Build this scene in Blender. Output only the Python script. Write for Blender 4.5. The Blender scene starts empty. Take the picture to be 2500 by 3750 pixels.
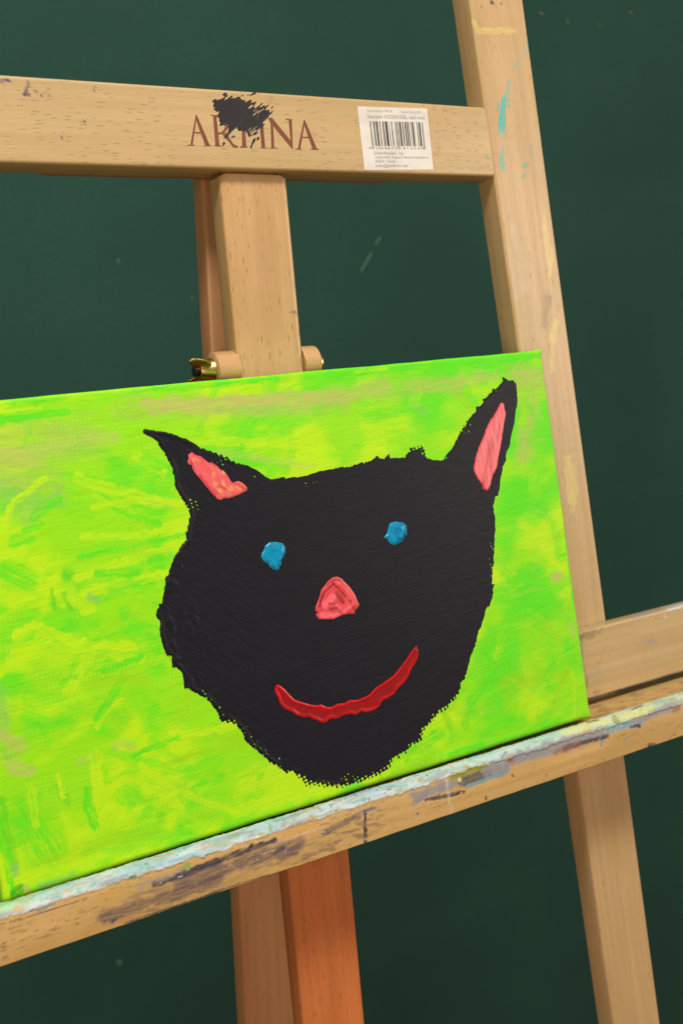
import bpy, math
import numpy as np
from mathutils import Matrix, Vector

# ------------------------------------------------------------------ scene, camera, light
scene = bpy.context.scene
C = scene.collection
MM = 0.001
LEAN = math.radians(6.0)
LEDGE_H = 1.05
# easel frame: X along the ledge, Y away from the viewer, Z up along the easel; origin on the ledge
ME = Matrix.Translation((0, 0, LEDGE_H)) @ Matrix.Rotation(-LEAN, 4, 'X')

cam_d = bpy.data.cameras.new('camera'); cam = bpy.data.objects.new('camera', cam_d); C.objects.link(cam)
right = Vector((0.86164, -0.49859, -0.09474)); down = Vector((-0.13202, -0.03995, -0.99044)); fwd = Vector((0.49004, 0.86592, -0.10025))
pos = Vector((-255.87, -556.27, 220.48)) * MM
cm_ = Matrix((( right.x, -down.x, -fwd.x, pos.x), (right.y, -down.y, -fwd.y, pos.y), (right.z, -down.z, -fwd.z, pos.z), (0, 0, 0, 1)))
cam.matrix_world = ME @ cm_
cam_d.sensor_fit = 'HORIZONTAL'; cam_d.sensor_width = 36.0; cam_d.lens = 36.0 * 3913.4 / 2500.0
cam_d.clip_start = 0.02; cam_d.clip_end = 60
cam_d.dof.use_dof = True; cam_d.dof.focus_distance = 0.585; cam_d.dof.aperture_fstop = 15.0
scene.camera = cam

world = bpy.data.worlds.new('World'); scene.world = world; world.use_nodes = True
world.node_tree.nodes['Background'].inputs[0].default_value = (1.0, 0.68, 0.46, 1)
world.node_tree.nodes['Background'].inputs[1].default_value = 0.24

def area(name, loc, target, sx, sy, power, col):
    l = bpy.data.lights.new(name, 'AREA'); l.shape = 'RECTANGLE'; l.size = sx; l.size_y = sy; l.energy = power; l.color = col
    o = bpy.data.objects.new(name, l); C.objects.link(o); o.location = loc
    o.rotation_euler = (Vector(target) - Vector(loc)).to_track_quat('-Z', 'Y').to_euler()
    return o
area('ceiling_lamp', (-0.30, -0.95, 2.95), (0.0, 0.1, 1.1), 1.1, 0.35, 48, (1.0, 0.945, 0.85))
area('unseen_side_light', (2.15, -1.75, 1.75), (0.15, 0.0, 1.15), 0.9, 0.9, 25, (1.0, 0.91, 0.79))

area('unseen_side_light', (-1.9, -1.9, 1.25), (0.2, 0.1, 0.9), 1.3, 1.2, 21, (1.0, 0.84, 0.66))  # soft fill added out of view, brightens the lower parts and left faces

scene.view_settings.view_transform = 'Standard'; scene.view_settings.look = 'None'
scene.view_settings.exposure = 0.0; scene.view_settings.gamma = 1.0; scene.view_settings.use_curve_mapping = False
scene.render.engine = 'CYCLES'

# ------------------------------------------------------------------ helpers
rng = np.random.default_rng(7)
def lin(r, g, b):
    return tuple((v / 255 / 12.92) if v / 255 <= 0.04045 else ((v / 255 + 0.055) / 1.055) ** 2.4 for v in (r, g, b))
def sstep(a, b, x):
    t = np.clip((x - a) / (b - a), 0, 1); return t * t * (3 - 2 * t)
_lat = np.random.default_rng(11).random((256, 256)).astype(np.float32)
def vnoise(x, y, seed=0):
    x = x + seed * 37.7; y = y + seed * 91.3
    xi = np.floor(x).astype(np.int64); yi = np.floor(y).astype(np.int64); fx = x - xi; fy = y - yi
    fx = fx * fx * (3 - 2 * fx); fy = fy * fy * (3 - 2 * fy)
    g = lambda a, b: _lat[a & 255, b & 255]
    return (g(xi, yi) * (1 - fx) + g(xi + 1, yi) * fx) * (1 - fy) + (g(xi, yi + 1) * (1 - fx) + g(xi + 1, yi + 1) * fx) * fy
def fbm(x, y, seed=0, o=3):
    s = 0; a = 0.5; n = 0
    for i in range(o):
        s = s + a * vnoise(x * 2 ** i, y * 2 ** i, seed + i * 5); n += a; a *= 0.5
    return s / n
def seg_dist(P, pts):
    """distance from points to a polyline, and the direction of the nearest piece"""
    best = np.full(len(P), 1e9); ang = np.zeros(len(P))
    for (x0, y0), (x1, y1) in zip(pts[:-1], pts[1:]):
        dx, dy = x1 - x0, y1 - y0; L2 = dx * dx + dy * dy + 1e-9
        t = np.clip(((P[:, 0] - x0) * dx + (P[:, 1] - y0) * dy) / L2, 0, 1)
        d = np.hypot(P[:, 0] - x0 - t * dx, P[:, 1] - y0 - t * dy)
        m = d < best; best[m] = d[m]; ang[m] = math.atan2(dy, dx)
    return best, ang
def paint(P, strokes, pal, col, alpha=None, streak=0.35, fine=1.0):
    """lay brush strokes (colour, width, opacity, softness, polyline in mm) over vertex colours"""
    for k, (cn, w, a, so, pts) in enumerate(strokes):
        pts = [tuple(p) for p in pts]
        r = w / 2
        xs = [p[0] for p in pts]; ys = [p[1] for p in pts]
        pad = r * 1.8 + 1
        idx = np.where((P[:, 0] > min(xs) - pad) & (P[:, 0] < max(xs) + pad) & (P[:, 1] > min(ys) - pad) & (P[:, 1] < max(ys) + pad))[0]
        if len(idx) == 0: continue
        Q = P[idx]; d, an = seg_dist(Q, pts)
        nz = fbm(Q[:, 0] / (0.5 * w + 0.6), Q[:, 1] / (0.5 * w + 0.6), k, 3) - 0.5
        d = d + nz * r * 1.3
        m = 1 - sstep(r * (1 - so * 0.85), r * (1 + so * 0.35), d)
        ca, sa = np.cos(an), np.sin(an)
        al = Q[:, 0] * ca + Q[:, 1] * sa; ac = -Q[:, 0] * sa + Q[:, 1] * ca
        st = fbm(al / (9 * fine), ac / (0.9 * fine), k + 3, 2)
        m = m * a * np.clip(1 - streak * 3.0 * (st - 0.42), 0.1, 1.15)
        m = np.clip(m, 0, 1)
        c = np.array(pal[cn])
        if alpha is not None:
            o = alpha[idx]; na = m + o * (1 - m)
            col[idx] = (c * m[:, None] + col[idx] * (o * (1 - m))[:, None]) / np.maximum(na, 1e-6)[:, None]
            alpha[idx] = na
        else:
            col[idx] = col[idx] * (1 - m[:, None]) + c * m[:, None]

def link(name, me):
    o = bpy.data.objects.new(name, me); C.objects.link(o); return o
def mesh_np(name, V, F, mat=None, smooth=True, attrs=None):
    """mesh from numpy: V (n,3) in metres, F (m,4) quads or list of faces"""
    me = bpy.data.meshes.new(name)
    if isinstance(F, np.ndarray):
        me.vertices.add(len(V)); me.vertices.foreach_set('co', np.asarray(V, np.float32).ravel())
        k = F.shape[1]; me.loops.add(F.size); me.loops.foreach_set('vertex_index', F.astype(np.int32).ravel())
        me.polygons.add(len(F)); me.polygons.foreach_set('loop_start', np.arange(0, F.size, k, dtype=np.int32))
        me.update(calc_edges=True)
    else:
        me.from_pydata([tuple(v) for v in V], [], F)
    me.validate()
    if smooth: me.polygons.foreach_set('use_smooth', np.ones(len(me.polygons), bool))
    for an, arr in (attrs or {}).items():
        arr = np.asarray(arr, np.float32)
        if arr.ndim == 1:
            at = me.attributes.new(an, 'FLOAT', 'POINT'); at.data.foreach_set('value', arr)
        else:
            if arr.shape[1] == 3: arr = np.concatenate([arr, np.ones((len(arr), 1), np.float32)], 1)
            at = me.attributes.new(an, 'FLOAT_COLOR', 'POINT'); at.data.foreach_set('color', arr.ravel())
    if mat: me.materials.append(mat)
    me.update(); return me
EF = {}                                                        # object -> its matrix in the easel frame
def put(o, parent, M=None, root=None):
    """parent o; M is its matrix in the easel frame"""
    M = M or Matrix.Identity(4); EF[o.name] = M
    o.parent = parent
    o.matrix_local = EF[parent.name].inverted() @ M
    return o
def tag(o, label=None, cat=None, group=None, kind=None):
    for k, v in (('label', label), ('category', cat), ('group', group), ('kind', kind)):
        if v: o[k] = v
    return o

# ------------------------------------------------------------------ materials
class N:
    def __init__(s, name):
        s.m = bpy.data.materials.new(name); s.m.use_nodes = True; s.t = s.m.node_tree
        s.b = s.t.nodes['Principled BSDF']
    def n(s, typ, **kw):
        nd = s.t.nodes.new(typ)
        for k, v in kw.items(): setattr(nd, k, v)
        return nd
    def l(s, a, b): s.t.links.new(a, b)
    def val(s, x, sock):
        if isinstance(x, (int, float)): sock.default_value = x
        elif isinstance(x, tuple): sock.default_value = (*x, 1) if len(sock.default_value) == 4 and len(x) == 3 else x
        else: s.l(x, sock)
    def math(s, op, a, b=0.0, clamp=False):
        nd = s.n('ShaderNodeMath', operation=op, use_clamp=clamp); s.val(a, nd.inputs[0]); s.val(b, nd.inputs[1]); return nd.outputs[0]
    def mix(s, f, a, b):
        nd = s.n('ShaderNodeMix', data_type='RGBA'); s.val(f, nd.inputs[0]); s.val(a, nd.inputs[6]); s.val(b, nd.inputs[7]); return nd.outputs[2]
    def ramp(s, x, lo, hi, a=0.0, b=1.0):
        nd = s.n('ShaderNodeMapRange', clamp=True, interpolation_type='SMOOTHSTEP'); s.val(x, nd.inputs[0])
        for i, v in enumerate((lo, hi, a, b)): nd.inputs[i + 1].default_value = v
        return nd.outputs[0]
    def coords(s, scale, rnd=True):
        tc = s.n('ShaderNodeTexCoord'); v = tc.outputs['Object']
        if rnd:
            oi = s.n('ShaderNodeObjectInfo'); sc = s.n('ShaderNodeVectorMath', operation='SCALE'); sc.inputs[0].default_value = (3.1, 5.3, 7.7)
            s.l(oi.outputs['Random'], sc.inputs['Scale']); ad = s.n('ShaderNodeVectorMath', operation='ADD'); s.l(v, ad.inputs[0]); s.l(sc.outputs[0], ad.inputs[1]); v = ad.outputs[0]
        mu = s.n('ShaderNodeVectorMath', operation='MULTIPLY'); s.l(v, mu.inputs[0]); mu.inputs[1].default_value = scale
        return mu.outputs[0]
    def noise(s, vec, scale=1.0, detail=3.0, rough=0.5):
        nd = s.n('ShaderNodeTexNoise'); s.l(vec, nd.inputs['Vector']); nd.inputs['Scale'].default_value = scale; nd.inputs['Detail'].default_value = detail; nd.inputs['Roughness'].default_value = rough
        return nd.outputs[0]
    def bump(s, h, dist, strength=1.0, prev=None):
        nd = s.n('ShaderNodeBump'); s.l(h, nd.inputs['Height']); nd.inputs['Distance'].default_value = dist; nd.inputs['Strength'].default_value = strength
        if prev: s.l(prev, nd.inputs['Normal'])
        return nd.outputs[0]
    def attr(s, name):
        nd = s.n('ShaderNodeAttribute'); nd.attribute_name = name; return nd
    def out(s, col=None, rough=None, normal=None, spec=None, metal=None, coat=None):
        b = s.b
        if col is not None: s.val(col, b.inputs['Base Color'])
        if rough is not None: s.val(rough, b.inputs['Roughness'])
        if normal is not None: s.l(normal, b.inputs['Normal'])
        if spec is not None: b.inputs['Specular IOR Level'].default_value = spec
        if metal is not None: b.inputs['Metallic'].default_value = metal
        if coat is not None: b.inputs['Coat Weight'].default_value = coat; b.inputs['Coat Roughness'].default_value = 0.3
        return s.m

def wood(name, light, dark, fleck, fl=1.0, rough=0.42, stain=False, coat=0.22):
    light, dark, fleck = (tuple(c * k for c in col) for col, k in ((light, 0.66), (dark, 0.66), (fleck, 0.6)))
    m = N(name)
    broad = m.noise(m.coords((5, 70, 70)), 1, 3, 0.55)
    fine = m.noise(m.coords((28, 1500, 1500)), 1, 3, 0.6)
    lines = m.noise(m.coords((2.6, 210, 210)), 1, 5, 0.65)
    col = m.mix(m.ramp(broad, 0.3, 0.72), light, dark)
    peach = tuple(a * f for a, f in zip(light, (1.05, 0.97, 0.98))); col = m.mix(m.math('MULTIPLY', m.ramp(m.noise(m.coords((14, 45, 45)), 1, 3), 0.42, 0.68), 0.8), col, peach)
    mid = tuple(0.5 * (a + b) * 0.90 for a, b in zip(light, dark))
    col = m.mix(m.math('MULTIPLY', m.ramp(lines, 0.40, 0.68), 0.75), col, mid)
    col = m.mix(m.math('MULTIPLY', m.ramp(fine, 0.5, 0.8), 0.22), col, tuple(c * 1.18 for c in light))
    vo = m.n('ShaderNodeTexVoronoi'); m.l(m.coords((1000 / 8.0, 1000 / 1.35, 1000 / 1.35)), vo.inputs['Vector']); vo.inputs['Scale'].default_value = 1
    sp = m.n('ShaderNodeSeparateColor'); m.l(vo.outputs['Color'], sp.inputs[0])
    thr = m.math('ADD', m.math('MULTIPLY', sp.outputs[1], 0.22), 0.06)
    df = m.math('SUBTRACT', vo.outputs['Distance'], thr)
    fk = m.math('MULTIPLY', m.ramp(df, 0.05, 0.0), m.math('GREATER_THAN', sp.outputs[0], 0.35))
    fk = m.math('MULTIPLY', fk, m.ramp(m.noise(m.coords((25, 60, 60)), 1, 2), 0.3, 0.6, 0.35, 1.0))
    col = m.mix(m.math('MULTIPLY', fk, 0.7 * fl), col, fleck)
    h = m.math('SUBTRACT', m.math('MULTIPLY', fine, 0.5), fk)
    r = m.math('ADD', m.math('MULTIPLY', lines, 0.25), rough - 0.12)
    if stain:
        a = m.attr('stain'); al = a.outputs['Alpha']
        gr = m.math('ADD', m.math('MULTIPLY', fine, 0.5), 0.72)
        al = m.math('MULTIPLY', al, gr, True)
        col = m.mix(al, col, a.outputs['Color'])
        h = m.math('ADD', h, m.math('MULTIPLY', al, 0.6))
    return m.out(col, r, m.bump(h, 0.00022, 0.55), 0.45, coat=coat)

BEECH = wood('beech wood', lin(226, 195, 148), lin(206, 168, 118), lin(150, 104, 58))
BEECH_S = wood('paint stained beech wood', lin(224, 197, 144), lin(209, 177, 122), lin(164, 120, 70), 0.5, stain=True)
BEECH_POST = wood('pale beech wood with paint smears', lin(224, 194, 142), lin(210, 175, 120), lin(180, 140, 92), 0.35, stain=True)
BEECH_MAST = wood('warm beech wood', lin(226, 190, 132), lin(210, 165, 108), lin(150, 98, 54), 0.75, 0.38, stain=True, coat=0.3)
BEECH_DOWEL = wood('turned beech wood', lin(226, 182, 128), lin(208, 158, 106), lin(160, 108, 64), 0.3)
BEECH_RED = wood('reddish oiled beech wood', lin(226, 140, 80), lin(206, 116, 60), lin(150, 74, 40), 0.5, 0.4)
BEECH_LEG = wood('brownish beech wood', lin(220, 166, 116), lin(204, 148, 100), lin(150, 100, 68), 0.25, 0.5)
BEECH_LIP = wood('golden worn beech wood', lin(228, 194, 126), lin(208, 169, 100), lin(148, 104, 56), 0.35, stain=True, coat=0.05, rough=0.5)

def paint_mat(name, rough=0.45, weave=0.5, spec=0.45, dots=False, brush=0.4, coat=0.0):
    m = N(name); a = m.attr('paint'); col = a.outputs['Color']
    tc = m.n('ShaderNodeTexCoord'); sx = m.n('ShaderNodeSeparateXYZ'); m.l(tc.outputs['Object'], sx.inputs[0])
    wob = m.noise(m.coords((90, 90, 90), False), 1, 2)
    k = 2 * math.pi / 0.00215
    u = m.math('ADD', m.math('MULTIPLY', sx.outputs[0], k), m.math('MULTIPLY', wob, 5.0))
    v = m.math('ADD', m.math('MULTIPLY', sx.outputs[2], k * 1.06), m.math('MULTIPLY', wob, 3.0))
    w1 = m.math('MULTIPLY', m.math('SINE', m.math('MULTIPLY', m.math('ADD', u, v), 0.5)), m.math('SINE', m.math('MULTIPLY', m.math('SUBTRACT', u, v), 0.5)))
    fine = m.noise(m.coords((150, 400, 900), False), 1, 3, 0.6)
    if dots:
        thin = m.ramp(m.noise(m.coords((22, 22, 26), False), 1, 2), 0.42, 0.62)
        pk = m.math('MULTIPLY', m.ramp(w1, 0.45, 0.9), thin)
        pk = m.math('MULTIPLY', pk, m.ramp(m.noise(m.coords((500, 500, 500), False), 1, 1), 0.4, 0.6))
        lt = m.n('ShaderNodeMix', data_type='RGBA', blend_type='MIX'); m.l(m.math('MULTIPLY', pk, 0.20), lt.inputs[0]); m.l(col, lt.inputs[6]); lt.inputs[7].default_value = (*lin(205, 238, 120), 1); col = lt.outputs[2]
        col = m.mix(m.math('MULTIPLY', m.ramp(m.math('MULTIPLY', w1, -1.0), 0.4, 0.95), m.math('MULTIPLY', thin, 0.08)), col, lin(80, 170, 50))
    h = m.math('ADD', m.math('MULTIPLY', w1, weave), m.math('MULTIPLY', fine, brush * 2))
    r = m.math('ADD', m.math('MULTIPLY', fine, 0.2), rough - 0.1)
    return m.out(col, r, m.bump(h, 0.00016, 0.6), spec, coat=coat)
CANVAS_M = paint_mat('green acrylic on canvas', 0.55, 0.14, 0.22, True, 0.2)
BLACK_M = paint_mat('matt black acrylic', 0.5, 0.12, 0.24, False, 0.45)
WET_M = paint_mat('glossy thick acrylic', 0.3, 0.0, 0.3, False, 0.1, coat=0.05)
def plain(name, col, rough=0.5, metal=None, spec=0.5, bump=None):
    m = N(name); c = m.mix(m.ramp(m.noise(m.coords((90, 90, 90)), 1, 3), 0.3, 0.75), col, tuple(x * 0.86 for x in col)); nr = None
    if bump: nr = m.bump(m.noise(m.coords((bump, bump, bump)), 1, 3), 0.0002, 0.3)
    return m.out(c, rough, nr, spec, metal)
BRASS = plain('yellow zinc plated steel', lin(206, 182, 118), 0.34, 1.0)
STEEL = plain('dull bolt steel', lin(120, 105, 90), 0.35, 1.0)
BURNT = plain('burnt in lettering', lin(116, 64, 42), 0.6)
SMEAR = plain('dried black paint', lin(34, 32, 39), 0.4, bump=700)
PAPER = plain('white paper', lin(212, 210, 204), 0.6)
INK = plain('faded grey ink', lin(120, 122, 118), 0.7)
INK_DARK = plain('black ink', lin(58, 62, 60), 0.7)
RAW = plain('raw canvas back', lin(214, 204, 184), 0.8, bump=1500)

# ---- traced outlines in millimetres (canvas: from its lower left corner; wood: easel frame)
HEAD = [(100.0,217.8),(101.2,219.3),(103.0,218.4),(105.9,217.4),(110.6,216.6),(115.2,215.0),(118.4,213.8),(122.0,211.4),(125.6,209.5),(129.2,207.0),(132.4,205.0),(135.7,203.1),(139.9,201.1),(143.2,199.3),(147.0,197.1),(151.7,194.4),(156.6,192.2),(160.0,190.2),(163.3,187.7),(165.5,185.3),(167.9,183.5),(170.5,183.3),(173.8,183.7),(177.7,184.2),(177.7,182.5),(182.4,182.6),(186.7,182.3),(190.6,182.5),(194.7,183.5),(199.9,184.0),(206.2,184.5),(212.0,184.5),(217.1,184.1),(223.0,184.3),(226.5,186.0),(230.2,185.3),(235.1,186.0),(239.1,188.5),(240.0,186.5),(243.5,186.0),(247.3,188.4),(247.7,185.7),(252.5,185.2),(258.1,185.3),(259.7,186.7),(262.0,189.8),(264.9,190.0),(266.5,188.5),(270.3,190.4),(272.3,187.3),(270.6,184.6),(274.5,181.8),(279.4,180.5),(285.4,179.7),(286.0,181.4),(290.5,184.6),(294.3,187.9),(297.6,191.8),(300.1,195.3),(302.9,197.7),(303.1,199.2),(305.3,198.5),(305.7,200.6),(309.6,203.7),(314.1,206.7),(314.6,209.9),(318.0,209.6),(321.1,212.0),(320.3,213.4),(324.3,215.0),(328.9,217.8),(328.9,219.9),(331.2,219.0),(335.4,221.3),(338.5,223.5),(338.3,226.0),(341.2,224.9),(343.7,223.4),(346.9,223.8),(348.2,221.0),(348.3,215.5),(347.0,207.9),(344.1,201.6),(342.4,195.7),(340.3,192.0),(338.0,186.8),(335.8,182.1),(333.1,178.5),(332.0,174.3),(329.3,170.8),(326.9,165.0),(324.9,159.3),(322.2,153.6),(320.3,152.8),(318.3,148.7),(317.5,147.3),(317.6,142.9),(317.3,137.5),(316.1,131.1),(314.5,124.3),(312.8,117.5),(311.0,110.2),(309.5,105.0),(308.1,100.0),(309.8,99.2),(308.3,96.5),(307.3,91.7),(304.1,86.9),(301.5,85.8),(299.0,80.8),(295.9,76.5),(293.6,72.7),(291.1,68.3),(290.0,65.8),(287.2,62.6),(283.7,58.0),(283.6,55.6),(280.6,51.6),(278.7,47.8),(275.3,43.7),(273.1,39.9),(269.7,37.5),(265.4,34.8),(259.9,32.6),(255.1,30.9),(250.8,28.2),(246.6,25.6),(243.1,23.3),(242.1,20.9),(242.0,18.8),(237.1,17.5),(233.1,15.9),(228.6,14.4),(224.0,12.8),(221.3,12.7),(218.4,9.8),(215.1,7.6),(210.8,7.0),(205.4,6.7),(199.4,6.5),(193.0,6.4),(186.2,6.8),(181.1,6.9),(177.8,7.8),(174.7,9.4),(171.6,10.9),(167.8,11.8),(163.8,14.4),(160.5,17.5),(157.2,20.9),(153.8,23.5),(152.6,22.7),(148.3,26.3),(144.1,30.3),(140.6,34.6),(137.5,38.3),(134.3,41.5),(132.2,44.4),(130.8,47.2),(131.2,49.2),(129.4,52.3),(126.8,55.8),(124.2,58.3),(122.8,59.4),(122.2,58.8),(120.0,59.6),(118.6,62.1),(118.1,65.0),(116.0,67.9),(114.5,71.0),(112.4,73.4),(109.8,75.7),(108.1,77.2),(105.8,78.7),(104.2,80.9),(101.3,81.3),(101.5,83.9),(101.7,87.0),(101.6,88.9),(100.5,91.3),(98.9,93.5),(97.0,93.7),(97.2,96.8),(97.1,99.4),(96.6,99.9),(95.0,100.5),(93.7,104.7),(93.0,109.0),(93.0,114.0),(94.0,118.8),(92.8,120.2),(92.0,122.4),(93.1,125.0),(94.9,126.0),(94.2,127.5),(96.4,127.6),(97.9,132.3),(99.6,137.1),(100.4,140.4),(102.0,141.3),(103.4,144.2),(104.8,146.8),(107.3,150.5),(109.7,152.9),(111.5,155.3),(115.0,158.4),(115.8,162.0),(117.3,166.9),(118.9,170.4),(118.7,174.1),(117.5,177.5),(115.6,181.0),(114.1,183.6),(113.2,186.9),(113.3,190.6),(113.2,194.8),(113.1,197.5),(111.2,202.4),(109.1,207.2),(107.2,210.7),(104.8,213.7),(102.2,214.9),(100.5,216.2)]
EAR_A = [(123.1,202.8),(125.2,203.7),(127.4,201.8),(129.8,200.9),(131.5,199.0),(133.2,197.4),(136.1,196.6),(138.3,194.4),(140.0,192.1),(141.5,191.7),(143.2,189.6),(144.2,186.6),(145.2,184.8),(149.2,185.2),(151.5,183.5),(153.7,181.0),(153.7,179.4),(150.2,178.4),(146.9,177.4),(142.7,176.8),(140.1,177.0),(137.5,176.4),(135.5,177.1),(133.9,179.5),(131.8,182.6),(129.8,185.7),(128.2,188.2),(126.1,190.8),(124.6,193.8),(124.1,196.9),(122.2,197.4),(121.8,199.3),(122.8,201.0)]
EAR_B = [(334.5,210.5),(336.1,209.5),(336.5,206.2),(336.7,202.3),(334.8,198.1),(332.8,192.8),(330.9,187.6),(328.9,182.3),(326.1,176.1),(324.1,170.3),(320.7,166.9),(318.3,162.9),(317.1,159.8),(314.3,157.4),(311.2,158.7),(311.0,161.7),(308.3,165.3),(306.8,168.7),(305.9,171.2),(307.8,176.1),(309.4,179.7),(311.8,183.7),(314.0,186.7),(316.5,189.7),(319.5,194.8),(323.7,199.8),(327.0,202.7),(330.3,206.2),(332.6,209.3)]
EYE_A = [(162.4,149.3),(166.2,148.8),(170.2,147.4),(171.5,144.7),(171.1,142.2),(169.2,139.7),(167.8,137.7),(167.2,135.6),(165.7,135.2),(165.9,134.2),(164.6,133.2),(162.4,134.2),(160.2,136.1),(159.8,137.8),(157.0,139.8),(156.1,142.5),(156.7,144.0),(158.3,145.6),(159.4,147.9)]
EYE_B = [(240.8,147.9),(244.8,148.4),(250.2,146.8),(252.0,144.8),(251.4,139.2),(249.7,139.3),(248.9,137.2),(246.7,135.9),(244.2,135.3),(242.1,134.8),(238.9,136.4),(237.4,139.4),(235.4,140.3),(236.5,141.2),(238.0,142.3),(239.1,145.1)]
NOSE = [(198.0,123.2),(201.0,123.2),(203.7,121.9),(204.9,120.0),(207.7,116.6),(210.1,112.5),(211.4,109.0),(212.5,104.5),(209.4,101.8),(208.8,100.3),(204.0,101.2),(201.0,101.2),(194.9,100.1),(189.1,101.0),(185.9,101.6),(183.7,104.8),(185.8,105.1),(184.2,106.7),(185.1,109.7),(187.5,113.1),(189.6,117.3),(192.2,119.7),(194.8,121.8)]
MOUTH = [(154.2,71.3),(156.1,70.2),(158.8,67.1),(161.0,63.7),(163.7,60.6),(167.6,58.4),(171.6,56.2),(175.6,54.6),(179.2,54.3),(181.5,52.6),(185.3,51.3),(189.2,52.1),(193.6,51.6),(197.4,52.4),(202.6,51.4),(210.3,52.3),(214.6,55.0),(219.6,56.8),(224.6,58.4),(228.7,59.8),(234.1,63.7),(238.7,67.1),(242.5,70.6),(245.7,72.7),(247.5,73.7),(247.0,72.1),(248.2,70.8),(247.1,66.9),(244.6,64.1),(240.7,60.2),(238.1,56.7),(234.5,54.1),(230.1,51.8),(226.9,49.1),(222.8,47.8),(219.2,47.6),(217.0,46.1),(216.0,44.4),(211.9,43.0),(206.5,43.2),(204.4,44.5),(199.7,43.5),(196.9,44.9),(192.5,45.0),(187.9,44.2),(183.6,45.2),(180.4,43.8),(177.6,44.4),(174.4,46.8),(170.5,49.5),(167.3,49.8),(163.7,51.6),(160.6,54.6),(156.8,57.1),(154.5,60.5),(153.7,63.9),(152.4,67.0),(152.4,69.8)]
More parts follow.
